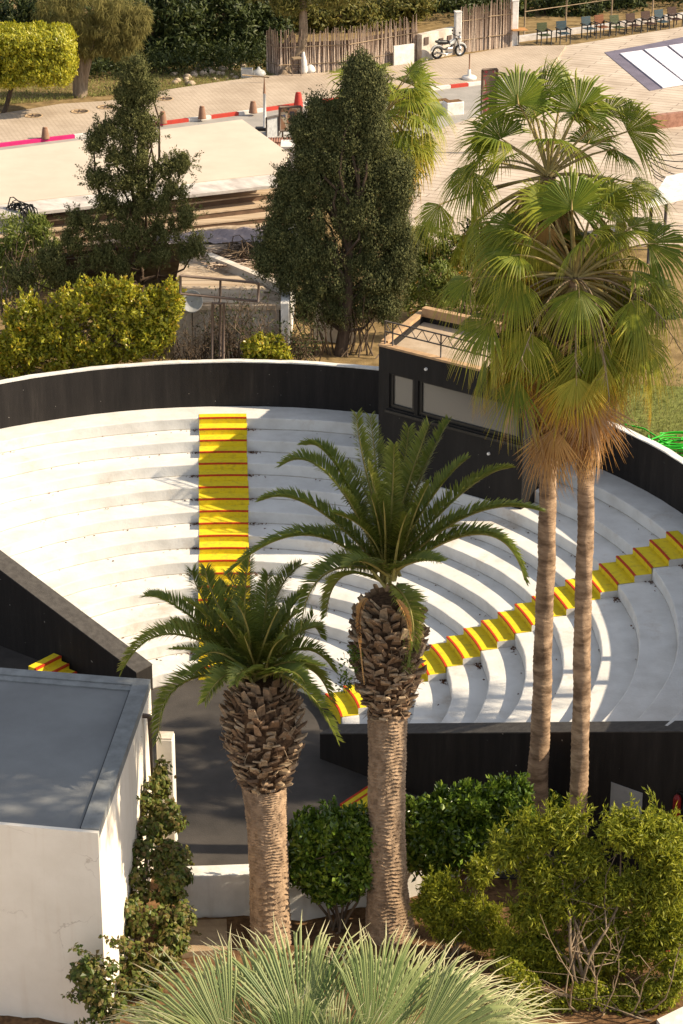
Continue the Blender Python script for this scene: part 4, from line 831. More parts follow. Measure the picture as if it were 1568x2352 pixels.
# ================================================================== SHRUBS, HEDGES, CONIFERS
def ground_pt(x, y, z): return pz(x, y, z)
def stems(mb, base, targets, r0, rng, mi=0, n=6, wob=.05, r1=None):
    for c in targets:
        p = limb(base+rng.normal(0, .05, 3)*np.array([1, 1, 0]), c, n, wob, rng); mb.tube(p, np.linspace(r0, r1 or r0*.25, n), 6, mi)
def bush(name, label, cat, base, blobs, Y, mats, per, size, nl, ln, wd, seed, group=None, dep=.8, stem_r=.03, nstem=8, up=.4, jit=.55, wood='twig', flat=.8, flowers=None, droop=0.0, floor=None, face=.55, shoots=0, shell=.45):
    rng = np.random.default_rng(seed); t = thing(name, label, cat, tuple(base), group)
    B = pxblobs(blobs, Y, dep) if not isinstance(blobs[0][0], np.ndarray) else blobs
    C, R, O = subclumps(B, per, size, rng)
    if floor is not None:
        k = C[:, 2] > floor; C, R, O = C[k], R[k], O[k]
    mb = MB(); lump_leaves(mb, C, R, O, nl, ln, wd, rng, up, jit, flat, droop=droop, face=face, shell=shell)
    for q in rng.choice(np.where(O[:, 2] > -.2)[0], min(shoots, (O[:, 2] > -.2).sum()), replace=False) if shoots else []:
        d = unit(O[q]*.5+np.array([0, 0, 1])+rng.normal(0, .25, 3)); l = rng.uniform(.2, .5)*min(1.6, size*5); k2 = 16; tt_ = rng.uniform(.2, 1, k2)[:, None]
        leaves(mb, C[q]+d*l*tt_+rng.normal(0, .02, (k2, 3)), np.tile(d, (k2, 1)), ln*.9, wd*.9, rng, .6)
    if flowers:
        m, n, fs = flowers; k = rng.integers(0, len(C), n); P = C[k]+O[k]*R[k][:, None]*.9
        P = np.repeat(P, 5, 0)+rng.normal(0, fs*.5, (n*5, 3)); leaves(mb, P, rng.normal(0, 1, P.shape)+np.array([0, -.5, .8]), fs, fs*.7, rng, .3, mi=1)
        mb.build('foliage', [mats, m], t)
    else: mb.build('foliage', mats, t)
    sm = MB(); k = rng.choice(len(C), min(nstem*6, len(C)), replace=False)
    mains = [B[i % len(B)][0] for i in range(nstem)]
    for i, c in enumerate(mains):
        e = c+rng.normal(0, .3, 3)*B[i % len(B)][1]; p = limb(np.asarray(base)+rng.normal(0, .08, 3)*np.array([1, 1, 0])-np.array([0, 0, .08]), e, 7, .05, rng); sm.tube(p, np.linspace(stem_r, stem_r*.35, 7), 6)
        for q in k[i::nstem]: sm.tube(limb(p[rng.integers(2, 6)], C[q], 5, .06, rng), np.linspace(stem_r*.4, .005, 5), 4)
    sm.build('stems', M[wood], t)
    return t
# clipped glossy shrubs along the low wall
bush('clipped_shrub', 'rounded glossy green shrub between the two date palm trunks', 'shrub', pz(770, 2130, .05), [(700,1930,32,55),(755,1915,52,48),(815,1920,44,60),(760,1985,82,52),(700,1995,38,52),(820,2000,45,50),(765,2040,60,30),(850,1940,40,60)], 43.35, M['f_hedge'], 60, .16, 34, .165, .095, 41, 'glossy shrubs by the low wall', .7, .035, 9, .5, .5, shoots=120)
bush('clipped_shrub', 'large glossy green shrub right of the tall date palm trunk', 'shrub', pz(1010, 2075, .05), [(970,1885,45,45),(1030,1870,60,42),(1100,1850,55,40),(1165,1840,52,38),(980,1945,52,52),(1060,1930,70,48),(1140,1900,62,44),(1000,1975,60,35),(1190,1890,30,50),(1090,1965,50,22)], 44.2, M['f_hedge'], 62, .16, 34, .165, .095, 42, 'glossy shrubs by the low wall', .6, .04, 10, .5, .5, shoots=150)
bush('clipped_shrub', 'dark glossy shrub against the black wall right of the fan palm trunks', 'shrub', pz(1390, 1935, .05), [(1275,1848,22,26),(1365,1862,34,32),(1420,1885,50,34),(1460,1895,36,30),(1340,1900,40,35)], 46.9, M['f_hedge'], 40, .14, 28, .13, .08, 43, 'glossy shrubs by the low wall', .6, .03, 7, .5, .5)
# wispy pepper shrubs lower right
bush('wispy_shrub', 'big wispy olive green shrub filling the lower right corner', 'shrub', pz(1345, 2290, .1), [(1225,1925,42,45),(1290,1895,50,40),(1240,2010,55,45),(1335,1970,46,40),(1440,1905,64,44),(1520,1930,60,70),(1400,2035,64,44),(1510,2045,62,56),(1300,2060,60,50),(1480,2130,66,42),(1230,2100,60,40),(1370,2120,70,40),(1550,1990,40,80),(1160,1960,28,35),(1240,2170,50,30),(1560,2130,40,50),(1180,2190,40,36),(1270,2225,55,28),(1400,2195,60,36),(1500,2190,60,40),(1340,2240,50,26)], 41.6, M['f_wispy'], 64, .25, 40, .155, .040, 44, 'wispy shrubs in the planting bed', .7, .045, 5, .1, .7, 'bark', .6, droop=.35, face=.25, shoots=260, shell=.1)
bush('wispy_shrub', 'small yellow green wispy shrub beside the foot of the tall date palm', 'shrub', pz(1040, 2190, .1), [(1010,2040,35,32),(990,2090,38,30),(1050,2080,50,35),(1040,2130,60,32),(1100,2105,45,35),(1105,2010,18,36),(1000,2060,30,40),(1120,2150,50,28)], 42.4, M['f_wispy'], 70, .17, 34, .12, .038, 45, 'wispy shrubs in the planting bed', .7, .03, 6, .2, .65, 'bark', .7, droop=.15, face=.3, shoots=80, shell=.1)
bush('flowering_shrub', 'low shrub with a few red blossoms at the bottom right corner', 'shrub', pz(1500, 2345, .1), [(1200,2260,40,24),(1240,2310,46,26),(1170,2230,30,20),(1360,2290,55,30),(1300,2310,38,24),(1440,2300,50,34),(1510,2280,45,45),(1550,2230,30,50),(1420,2340,60,25),(1330,2350,40,22)], 40.6, M['f_wispy'], 60, .15, 34, .09, .045, 46, None, .7, .02, 4, .3, .6, 'bark', .7, flowers=(M['f_flowerred'], 9, .05))
mb = MB(); rng = np.random.default_rng(47)            # bare stems standing in front
for (x0, y0, x1, y1) in ((1390,2330,1412,2130),(1350,2300,1340,2100),(1330,2290,1370,2080),(1460,2345,1568,2170),(1475,2350,1420,2260),(1310,2290,1240,2100),(1385,2250,1380,2130),(1430,2340,1530,2200)):
    a = pY(x0, y0, 40.4); a[2] = .05; b = pY(x1, y1, 40.2+rng.normal(0, .2)); p = limb(a, b, 7, .05, rng); mb.tube(p, np.linspace(.022, .008, 7), 5)
    for q in range(3): mb.tube(limb(p[3+q % 3], p[3+q % 3]+np.array([rng.normal(0, .25), 0, rng.uniform(.15, .45)]), 4, .08, rng), [.009, .007, .005, .003], 4)
tag(mb.build('bare_stems', M['twigpale'], loc=tuple(pz(1390, 2340, .05))), 'cluster of bare pale woody stems standing in the lower right corner', 'dead shrub')
# climber on the side wall of the cream building
iv = [(350,1840,30,60),(372,1790,16,40),(340,1905,45,45),(395,1880,24,40),(330,1975,50,50),(395,1960,34,40),(310,2040,48,50),(380,2040,48,45),(415,2010,22,25),(290,2110,48,50),(360,2120,60,50),(420,2110,22,40),(275,2190,50,50),(350,2200,55,45),(235,2240,50,40),(310,2270,60,45),(250,2310,50,45),(190,2230,26,22),(330,2330,60,30),(205,2275,24,20),(405,2160,28,30)]
rng = np.random.default_rng(51); tt = thing('wall_climber', 'leafy climber with reddish leaves growing up the side of the cream building', 'climber', tuple(pz(330, 2340, .1)))
mb = MB(); Bv = []
for b in iv:
    yy = 40.3+(2352-b[1])/607*5.2; yy = min(yy, 45.4) if b[0] > 262 else 39.35; Bv += pxblobs([(b[0], b[1], b[2]*.95, b[3]*.95)], yy, .45)
C, R, O = subclumps(Bv, 22, .14, rng); O = O+np.array([.6, -.5, .2]); lump_leaves(mb, C, R, O, 28, .125, .10, rng, -.1, .5, .9, droop=.35); mb.build('foliage', M['f_ivy'], tt)
mb = MB()
for q in range(0, len(C), 9): mb.tube(limb(C[q]+np.array([-.1, .1, -.5]), C[q], 4, .08, rng), [.016, .012, .008, .004], 4)
mb.tube([pY(315, 2340, 41.2), pY(320, 2150, 42.3), pY(335, 1980, 43.5), pY(345, 1850, 44.8)], [.05, .045, .04, .025], 6); mb.build('stems', M['twig'], tt)
mb = MB(); P = []                                     # sprays that stand away from the wall
for (x0, y0, x1, y1, Y) in ((260,2280,150,2285,39.4),(270,2210,165,2175,39.5),(250,2240,180,2190,39.4),(380,2040,440,1985,44.8),(395,2110,450,2150,43.2),(365,1800,372,1740,45.4),(240,2320,170,2352,39.3),(300,1900,300,1810,44.3),(318,1820,312,1690,45.2),(345,1990,268,2010,44.2),(300,2060,262,2050,43.0),(290,2180,235,2150,39.6),(270,2330,215,2352,39.3),(420,2010,432,1940,45),(400,2060,445,2075,44.4),(390,1900,425,1880,45.3),(320,2290,400,2240,40.9),(240,2290,165,2300,39.3),(380,2200,430,2230,42)):
    a, b = pY(x0, y0, Y), pY(x1, y1, Y-.15); p = limb(a, b, 8, .04, rng); mb.tube(p, np.linspace(.012, .004, 8), 4, mi=1)
    tq = rng.uniform(.1, 1, 44); P.append(np.column_stack([np.interp(tq, np.linspace(0, 1, 8), p[:, k]) for k in range(3)])+rng.normal(0, .04, (44, 3)))
P = np.vstack(P); leaves(mb, P, rng.normal(0, 1, P.shape)+np.array([.2, -.6, .1]), .11, .085, rng, .4, droop=.3); mb.build('sprays', [M['f_ivy'], M['twig']], tt)
# ---- conifers behind the back wall
def conifer(name, label, base, blobs, Y, m, per, size, nl, seed, trunk_r, top, dep=.75, up=.8, ln=.075, wd=.04, sprays=2):
    rng = np.random.default_rng(seed); t = thing(name, label, 'tree', tuple(base)); B = pxblobs(blobs, Y, dep)
    C, R, O = subclumps(B, per, size, rng); mb = MB(); lump_leaves(mb, C, R, O*.4, nl, ln, wd, rng, up, .45, 1.65, face=.8, shell=.5)
    for q in range(len(C)):                            # fine sprays standing out of the lumps
        for _ in range(sprays):
            dd = unit(rng.normal(0, .8, 3)+O[q]*.5+np.array([0, 0, up*.8])); l = rng.uniform(.22, .5); tt_ = rng.uniform(.25, 1, 22)[:, None]
            leaves(mb, C[q]+dd*(R[q]*.6+l*tt_)+rng.normal(0, .022, (22, 3)), np.tile(dd, (22, 1)), ln, wd*.8, rng, .55)
    mb.build('crown', M[m], t); tr = MB(); b = np.asarray(base)-np.array([0, 0, .2])
    tr.tube(limb(b, top, 9, .008, rng), np.linspace(trunk_r, .04, 9), 8)
    for c, r in B:
        h = np.clip((c[2]-b[2])*.55, .3, None); s = b+(np.asarray(top)-b)*min(.95, h/(top[2]-b[2])); tr.tube(limb(s, c, 5, .05, rng), np.linspace(trunk_r*.35, .02, 5), 5)
    tr.build('trunk', M['darkbark'], t); return t
jb = [(312,160,14,16),(300,185,28,20),(325,190,26,22),(285,215,28,18),(310,230,34,24),(345,210,16,14),(290,265,34,22),(330,270,36,24),(240,305,32,22),(290,315,40,28),(340,310,28,26),(215,330,22,12),(265,360,36,22),(315,365,44,30),(215,410,34,22),(270,420,42,28),(330,420,46,34),(385,390,38,24),(420,375,16,12),(240,465,36,24),(300,480,50,34),(365,460,44,32),(400,440,34,20),(185,515,32,28),(240,535,50,30),(310,545,58,34),(385,530,44,34),(425,500,18,26),(160,560,36,26),(220,590,60,28),(300,600,70,30),(390,590,56,30),(450,570,26,34),(120,600,50,30),(60,640,60,24),(150,640,60,22)]
jb2 = [(x, y, rx*.84, ry*.70) for x, y, rx, ry in jb]
conifer('juniper_tree', 'open dark juniper with a ragged pointed crown behind the back wall', pz(330, 745, GZ), jb2, 69.0, 'f_conifer', 13, .20, 190, 61, .17, pY(312, 170, 69.0))
cb = [(832,166,24,18),(822,188,30,24),(852,190,22,24),(815,215,30,28),(850,225,26,30),(735,265,20,24),(800,265,44,34),(850,265,26,34),(740,310,40,34),(805,320,56,40),(860,315,22,36),(690,300,10,10),(715,360,40,34),(780,375,60,40),(850,380,40,44),(910,395,36,36),(670,420,34,28),(740,430,56,44),(820,440,60,50),(900,440,50,44),(665,480,40,40),(740,500,70,50),(830,510,70,55),(910,500,44,55),(640,540,34,36),(700,570,60,44),(790,580,76,50),(880,575,60,52),(930,560,22,40),(610,595,26,26),(680,630,50,40),(760,650,70,46),(850,645,70,50),(915,630,30,40),(720,700,50,34),(800,710,60,36),(870,700,50,36),(690,590,50,40)]
conifer('cypress_tree', 'dense dark upright cypress with knobbly foliage behind the back wall', pz(778, 815, GZ), cb, 68.3, 'f_conifer2', 30, .28, 260, 62, .20, pY(838, 165, 68.3), .7, sprays=1)
# stems fanning out under the cypress
mb = MB(); rng = np.random.default_rng(63)
for i in range(26):
    a = pz(700+i*6.5, 815+rng.normal(0, 4), GZ); b = pY(680+i*8+rng.normal(0, 12), 700+rng.normal(0, 20), 68.0); mb.tube(limb(a, b, 5, .05, rng), np.linspace(.03, .012, 5), 5)
tag(mb.build('dead_branches', M['twig'], loc=tuple(pz(770, 815, GZ))), 'fan of dead bare branches under the dense cypress', 'dead shrub')
# ---- shrubs behind the back wall
bush('yellow_green_shrub', 'broad yellow green shrub spilling over the white coping at the left', 'shrub', pz(230, 850, GZ), [(60,800,60,50),(30,840,40,34),(120,760,60,50),(180,700,50,40),(250,680,50,36),(320,700,56,44),(380,720,34,44),(200,780,70,50),(290,790,70,40),(130,830,60,34),(220,825,50,26),(350,770,50,44),(60,730,50,40),(395,690,18,30),(40,780,44,50),(260,740,60,40)], 66.2, M['f_yellow'], 44, .19, 34, .15, .08, 71, None, .75, .045, 10, .5, .6, flowers=(M['f_flower'], 14, .06), shoots=420, face=.45)
bush('yellow_green_shrub', 'small bright green shrub growing on the coping next to the steel frame', 'shrub', pz(610, 830, GZ), [(605,790,32,22),(575,805,18,22),(630,800,28,24),(650,815,16,14),(600,815,34,18)], 66.0, M['f_yellow'], 22, .15, 30, .14, .08, 72, None, .8, .02, 6, .6, .6)
bush('oleander_shrub', 'grey green oleander with a few orange blossoms at the left edge', 'shrub', pz(40, 800, GZ), [(30,540,45,50),(85,525,28,34),(60,590,56,44),(100,570,36,36),(20,600,40,50),(50,650,60,40),(10,660,40,60)], 71.0, M['f_mid'], 34, .22, 30, .16, .05, 73, None, .8, .04, 8, .7, .5, flowers=(M['f_flower'], 10, .09))
bush('round_shrub', 'pale green rounded shrub right of the cypress', 'shrub', pz(1010, 745, GZ), [(1010,630,40,28),(985,660,30,24),(1035,655,30,26),(1010,680,44,26)], 69.5, M['f_mid'], 30, .16, 30, .12, .05, 74, None, .8, .03, 6, .6, .5)
bush('trumpet_vine', 'tangled green vine with orange flowers beside the cypress', 'vine', pz(985, 720, GZ), [(960,560,28,36),(1000,545,40,36),(1040,570,36,30),(965,610,26,30),(1010,590,40,24),(945,650,22,40),(1060,620,30,40),(960,700,34,40),(1000,720,40,30),(1080,690,50,40)], 71.5, M['f_mid'], 34, .18, 28, .13, .06, 75, None, .8, .03, 7, .5, .6, flowers=(M['f_flower'], 16, .10))
bush('dark_shrub', 'dark shadowed shrub behind the projection booth under the palm crowns', 'shrub', pz(1180, 790, GZ), [(1090,560,40,60),(1130,640,60,60),(1200,600,60,70),(1290,640,70,80),(1380,680,70,70),(1470,720,70,60),(1540,760,50,50),(1110,690,40,40),(1250,700,60,40)], 71.8, M['f_dark'], 34, .3, 28, .2, .08, 76, None, .6, .05, 8, .4, .6)
def dry_shrub(label, x, y, w, h, Y, seed, n=26, leafy=0, group='dry twiggy shrubs behind the wall'):
    rng = np.random.default_rng(seed); b = pY(x, y, Y); b[2] = GZ-.02; t = thing('dry_shrub', label, 'dead shrub', tuple(b), group); mb = MB(); tips = []; k = pxm(Y, 5)
    for i in range(n):
        a = b+np.array([rng.normal(0, w*.35), rng.normal(0, .2), 0])/1.0*np.array([1/k, 1, 0]); e = b+np.array([rng.uniform(-.5, .5)*w/k, rng.normal(0, .35), h/k*rng.uniform(.5, 1.05)])
        p = limb(a, e, 8, .045, rng); mb.tube(p, np.linspace(.022, .006, 8), 4)
        for q in range(5):
            s = p[rng.integers(2, 7)]; e2 = s+rng.normal(0, .25, 3)+np.array([0, 0, .3]); mb.tube(limb(s, e2, 4, .08, rng), [.010, .008, .006, .003], 3); tips.append(e2)
        tips.append(e)
    mb.build('twigs', M['twig'], t)
    if leafy:
        T_ = np.array(tips); k2 = rng.integers(0, len(T_), leafy); lm = MB(); leaves(lm, T_[k2]+rng.normal(0, .09, (leafy, 3)), rng.normal(0, 1, (leafy, 3)), .10, .05, rng); lm.build('foliage', M['f_dark'], t)
dry_shrub('bare brown twiggy shrub left of the steel frame posts', 440, 825, 110, 120, 66.3, 81, 26)
dry_shrub('dense dry shrub with sparse dark leaves right of the steel frame posts', 560, 825, 130, 190, 66.6, 82, 44, 500)
dry_shrub('dry shrub with dark leaves left of the cypress stems', 680, 825, 90, 110, 66.5, 83, 24, 600)
dry_shrub('low dead shrub close behind the steel frame posts', 495, 826, 60, 140, 66.8, 84, 18, 120)
# ================================================================== STREET, TERRACE AND WOOD BEHIND
g2 = lambda x, y, z=GZ: pz(x, y, z)
def sheet(name, m, px, z, th=.03, kind='structure'):
    P = [tuple(pz(x, y, z)[:2]) for x, y in px]; s = sum(a[0]*b[1]-b[0]*a[1] for a, b in zip(P, P[1:]+P[:1]))
    if s < 0: P = P[::-1]
    mb = MB(); mb.prism(P, z-th, z); o = mb.build(name, m)
    if kind: tag(o, kind=kind)
    return o
kerb = [g2(-60, 346), g2(0, 338), g2(225, 312), g2(360, 290), g2(560, 264), g2(720, 240), g2(960, 212), g2(1110, 195), g2(1180, 186)]
KX = np.array([k[0] for k in kerb]); KY = np.array([k[1] for k in kerb])
road_poly = [(k[0], k[1]) for k in kerb]
mb = MB(); mb.prism([(kerb[0][0]-6, kerb[0][1]-12)]+[(kerb[-1][0]+6, kerb[-1][1]-12)]+[(k[0], k[1]) for k in kerb[::-1]], GZ-.02, GZ+.012); tag(mb.build('road', M['road']), kind='structure')
pv = [(k[0], k[1]+.16) for k in kerb]+[tuple(g2(1260, 170)[:2])]+[tuple(g2(*q)[:2]) for q in ((1300,110),(1180,112),(960,150),(800,170),(610,180),(500,195),(400,210),(250,238),(140,245),(0,268),(-80,285))]
mb = MB(); mb.prism(pv, GZ-.02, GZ+.13); tag(mb.build('pavement', M['pave']), kind='structure')
# kerb stones: red / white segments
cum = np.concatenate([[0], np.cumsum(np.hypot(np.diff(KX), np.diff(KY)))]); tot = cum[-1]
kt = thing('painted_kerb', 'painted kerb of alternating red and white blocks along the far street edge', 'kerb', (KX[3], KY[3], GZ))
def kp(s): return np.array([np.interp(s, cum, KX), np.interp(s, cum, KY)])
def kpx(x):                                            # length along the kerb at a survey column
    ss = np.linspace(0, tot, 900); xs = np.array([784+F*kp(s)[0]/(kp(s)[1]*cp-(GZ-CH)*sp) for s in ss]); return ss[np.argmin(abs(xs-x))]
cuts = [(-60,110,'p'),(110,172,'p'),(172,219,'w'),(219,262,'p'),(262,318,'w'),(318,372,'p2'),(372,433,'r'),(433,486,'w'),(486,548,'r'),(548,607,'w'),(607,640,'r'),(640,690,'r'),(690,740,'w'),(740,800,'r'),(800,860,'w'),(860,920,'r'),(920,980,'w'),(980,1035,'w'),(1035,1075,'r'),(1075,1180,'w')]
for a, b, c in cuts:
    sa, sb = kpx(a), kpx(b); p, q = kp(sa), kp(sb); d = unit(q-p); n = np.array([-d[1], d[0]])
    q = q-d*.012
    mb = MB(); mb.prism([tuple(x) for x in (p-n*.02, q-n*.02, q+n*.155, p+n*.155)], GZ-.02, GZ+.15)
    mb.build('kerb_block', M[{'p': 'kerbpink', 'p2': 'kerbpink', 'w': 'kerbwhite', 'r': 'kerbred'}[c]], kt)
# cones / bollards on the pavement
def cone(label, x, y, h, r, m, hat=True):
    p = g2(x, y, GZ+.13); t = thing('bollard', label, 'bollard', tuple(p), 'stubby bollards along the kerb')
    mb = MB(); mb.lathe([(r*1.05, 0), (r, .03), (r*.66, h*.93), (r*.55, h), (.01, h+.01)], p, 14); mb.build('body', M[m], t)
    if hat: mb = MB(); mb.lathe([(r*.58, h+.0), (r*.6, h+.03), (.02, h+.05)], p, 12); mb.build('cap', M[m], t)
cone('short terracotta bollard behind the magenta kerb at the far left', 104, 318, .42, .17, 'cone')
cone('terracotta bollard just right of the juniper top', 374, 283, .46, .17, 'cone')
cone('grey terracotta bollard right of the juniper behind a white kerb block', 464, 272, .48, .17, 'cone')
cone('worn terracotta bollard left of the thin white pole', 581, 259, .45, .18, 'cone')
cone('tall bright red bollard right of the thin white pole', 685, 244, .56, .20, 'conered')
# manholes
for i, (x, y, lb) in enumerate(((76,266,'dark round manhole grate nearest the left edge of the pavement'),(183,256,'dark round manhole grate second from the left on the pavement'),(243,246,'dark round manhole grate partly behind the juniper top'),(377,227,'dark round manhole grate right of the juniper top'))):
    p = g2(x, y, GZ+.131); t = thing('manhole_cover', lb, 'manhole', tuple(p), 'round manhole grates in the pavement'); mb = MB()
    mb.lathe([(.40, 0), (.40, .012), (.33, .014), (.33, .004), (.01, .004)], p, 24); mb.build('rim', M['slab'], t)
    mb = MB()
    for k in range(7):
        a = k*math.pi/3.5; mb.box(p+np.array([.17*math.cos(a), .17*math.sin(a), .006]), (.22, .05, .012), a)
    mb.lathe([(.07, .006), (.07, .02), (.01, .02)], p, 10); mb.build('grate', M['rust'], t)
# thin white pole, litter bin style base
def pole(name, label, cat, x, y, h, parts):
    p = g2(x, y); t = thing(name, label, cat, tuple(p))
    for nm, m, f in parts:
        mb = MB(); f(mb, p); mb.build(nm, M[m], t)
    return t
pole('marker_pole', 'thin white pole with a rusty pointed tip standing beside the roof edge', 'pole', 608, 300, 2.2, [('shaft', 'coping', lambda mb, p: mb.tube([p, p+np.array([0, 0, 1.55])], [.07, .06], 10)), ('tip', 'cone', lambda mb, p: mb.tube([p+np.array([0, 0, 1.55]), p+np.array([0, 0, 1.62]), p+np.array([0, 0, 2.25])], [.065, .05, .012], 8)), ('base', 'plastic', lambda mb, p: mb.bbox(p+np.array([-.12, 0, 0]), (.55, .3, .14), 0, .02))])
pole('parasol_base', 'white round parasol base holding a short rusty pole on the pavement', 'parasol base', 1077, 188, 1, [('base', 'coping', lambda mb, p: mb.lathe([(.33, .13), (.33, .22), (.28, .27), (.08, .30), (.07, .55), (.01, .56)], p, 20)), ('pole', 'cone', lambda mb, p: mb.tube([p+np.array([0, 0, .5]), p+np.array([0, 0, 1.25])], .03, 8))])
# ---- beige flat roof with marble edge, standing on its building
ZF = 7.5
rp_ = [pz(-30, 472, ZF)[:2], pz(644, 397, ZF)[:2], pz(664, 352, ZF)[:2], pz(556, 274, ZF)[:2], pz(-30, 349, ZF)[:2]]
fb = thing('beige_roof_building', 'low building with a wide beige flat roof and a marble edge beside the street', 'building', (*rp_[1], GZ))
mb = MB(); mb.prism([tuple(q) for q in rp_], ZF-.10, ZF); mb.build('roof', M['roofbeige'], fb)
d = unit(rp_[1]-rp_[0]); nn = np.array([d[1], -d[0]])
mb = MB(); a, b = rp_[0], rp_[1]-d*.25
mb.prism([tuple(q) for q in (a+nn*.55, b+nn*.55, b, a)], ZF-.34, [ZF-.24, ZF-.24, ZF-.02, ZF-.02]); mb.build('marble_edge', M['marble'], fb)
ins = [rp_[0]+np.array([0, .9]), rp_[1]+np.array([-.9, .9]), rp_[2]+np.array([-.9, -.2]), rp_[3]+np.array([-.5, -.8]), rp_[4]+np.array([0, -.8])]
mb = MB(); mb.prism([tuple(q) for q in ins], GZ-.1, ZF-.101); mb.build('wall', M['timberdark'], fb)
for (x0, x1) in ((60, 175), (250, 380), (455, 590)):
    a = ins[0]+(ins[1]-ins[0])*((x0+20)/680); b = ins[0]+(ins[1]-ins[0])*((x1+20)/680)
    mb = MB(); mb.prism([tuple(q) for q in (a+nn*.03, b+nn*.03, b+nn*.003, a+nn*.003)], 5.2, 7.0); w_ = mb.build('shop_window', M['shade'], fb)
# striped timber canopy stepping down below the roof
dk = thing('timber_canopy', 'long striped timber canopy stepping down in front of the beige roofed building', 'canopy', tuple(pz(560, 520, 6.2)))
lines = [(500, 414, 7.02), (522, 440, 6.80), (546, 468, 6.58), (566, 494, 6.36), (584, 515, 6.16)]
for i in range(5):
    yl, yr, z = lines[i]; P = [pz(-20, yl, z)[:2], pz(648, yr, z)[:2]]; dd = unit(P[1]-P[0]); n2 = np.array([-dd[1], dd[0]])
    mb = MB(); mb.prism([tuple(q) for q in (P[0], P[1], P[1]+n2*.75, P[0]+n2*.75)], z-.05, z); mb.build('boarding', M['timber'], dk)
    mb = MB(); mb.prism([tuple(q) for q in (P[0]+n2*.03, P[1]+n2*.03, P[1]+n2*.07, P[0]+n2*.07)], z-.22, z-.051); mb.build('fascia', M['timberdark'], dk)  # dark fascia painted as the shadow line under each board
mb = MB()
for u in np.linspace(.02, .98, 8): c = pz(-20+668*u, 584-69*u, 6.16)[:2]; mb.tube([(c[0], c[1]+.3, GZ-.05), (c[0], c[1]+.3, 6.1)], .06, 6)
mb.build('post', M['timberdark'], dk)
RZ = 6.22                                            # flat roof level of the outbuilding
# mauve tarpaulin on the ground and heap of cut reeds
tp = MB(); nx, ny = 40, 10; c0, c1, c2, c3 = pz(360, 562, RZ), pz(640, 560, RZ), pz(650, 521, RZ), pz(360, 540, RZ)
V = []
for j in range(ny):
    for i in range(nx):
        u, v = i/(nx-1), j/(ny-1); p = (c0*(1-u)+c1*u)*(1-v)+(c3*(1-u)+c2*u)*v; V.append(p+np.array([0, 0, .05+.03*math.sin(i*.9+j)+RNG.normal(0, .012)]))
tp.add(V, [[j*nx+i, j*nx+i+1, (j+1)*nx+i+1, (j+1)*nx+i] for j in range(ny-1) for i in range(nx-1)])
tag(tp.build('tarpaulin', M['sheet'], loc=tuple(c0)), 'mauve grey tarpaulin spread on the flat roof between the juniper and the cypress', 'tarpaulin')
mb = MB(); rng = np.random.default_rng(91)
for i in range(260):
    p = pz(rng.uniform(500, 650), rng.uniform(566, 612), RZ+.03+.20*rng.random()); a = rng.normal(.25, .35); l = rng.uniform(.4, 1.3); q = np.array([math.cos(a), math.sin(a), rng.normal(0, .10)])*l/2
    mb.tube(limb(p-q, p+q, 4, .03, rng), [.014, .016, .014, .008], 4)
tag(mb.build('reed_heap', M['reed'], loc=tuple(pz(560, 590, GZ))), 'heap of cut dry reeds lying behind the steel frame', 'reed heap')
mb = MB()
for i in range(90):
    p = pz(rng.normal(575, 22), rng.normal(578, 7), RZ+.15+.25*rng.random()); q = unit(rng.normal(0, 1, 3)*np.array([1, .7, .3]))*rng.uniform(.25, .6); mb.tube(limb(p-q, p+q, 5, .12, rng), .016, 4)
tag(mb.build('branch_pile', M['twig'], loc=tuple(pz(575, 585, GZ))), 'tangled pile of dark thin branches on top of the reed heap', 'brushwood')
# ---- low outbuilding behind the wall: flat roof, white gable, reed mats
ob = thing('outbuilding', 'low white outbuilding with a littered flat roof behind the dry shrubs', 'building', tuple(pz(510, 815, GZ)))
xa = pY(395, 700, 67.6)[0]; xb = pY(640, 700, 67.6)[0]
def o3(x, y, z): return np.array([x, y, z])
mb = MB(); mb.box(((xa+xb)/2, 71.9, GZ-.05), (xb-xa, 8.2, RZ-GZ-.1)); mb.build('wall', M['whitewall'], ob)
mb = MB(); mb.box(((xa+xb)/2, 71.9, RZ-.149), (xb-xa+.1, 8.5, .14)); mb.build('roof', M['rock'], ob)
mb = MB(); mb.hexa([o3(xb+.06, 67.5, GZ-.05), o3(xb+.30, 67.5, GZ-.05), o3(xb+.42, 76, GZ-.05), o3(xb+.06, 76, GZ-.05), o3(xb+.06, 67.5, RZ+.1), o3(xb+.30, 67.5, RZ+.1), o3(xb+.42, 76, RZ+.35), o3(xb+.06, 76, RZ+.35)]); mb.build('gable_wall', M['coping'], ob)
mb = MB()                                             # rough mats and boards along the front of the roof
for i in range(5):
    y0 = 67.75+i*.52; mb.hexa([o3(xa+.1, y0, RZ-.008+.012*i), o3(xb-.5+.1*i, y0+.05, RZ-.008+.012*i), o3(xb-.5, y0+.42, RZ+.05), o3(xa+.1, y0+.40, RZ+.05), o3(xa+.1, y0, RZ+.03+.012*i), o3(xb-.5+.1*i, y0+.05, RZ+.03+.012*i), o3(xb-.5, y0+.42, RZ+.10), o3(xa+.1, y0+.40, RZ+.10)])
mb.build('roof_mat', M['timber'], ob)
mb = MB(); mb.hexa([o3(xb+1.0, 69.4, GZ-.05), o3(xb+2.3, 69.0, GZ-.05), o3(xb+2.3, 69.3, GZ-.05), o3(xb+1.0, 69.7, GZ-.05), o3(xb+1.0, 69.4, GZ+1.6), o3(xb+2.3, 69.0, GZ+1.3), o3(xb+2.3, 69.3, GZ+1.3), o3(xb+1.0, 69.7, GZ+1.6)])
tag(mb.build('garden_wall', M['coping'], loc=(xb+1.8, 69.2, GZ)), 'bright white wall piece showing through the branches under the cypress', 'wall')
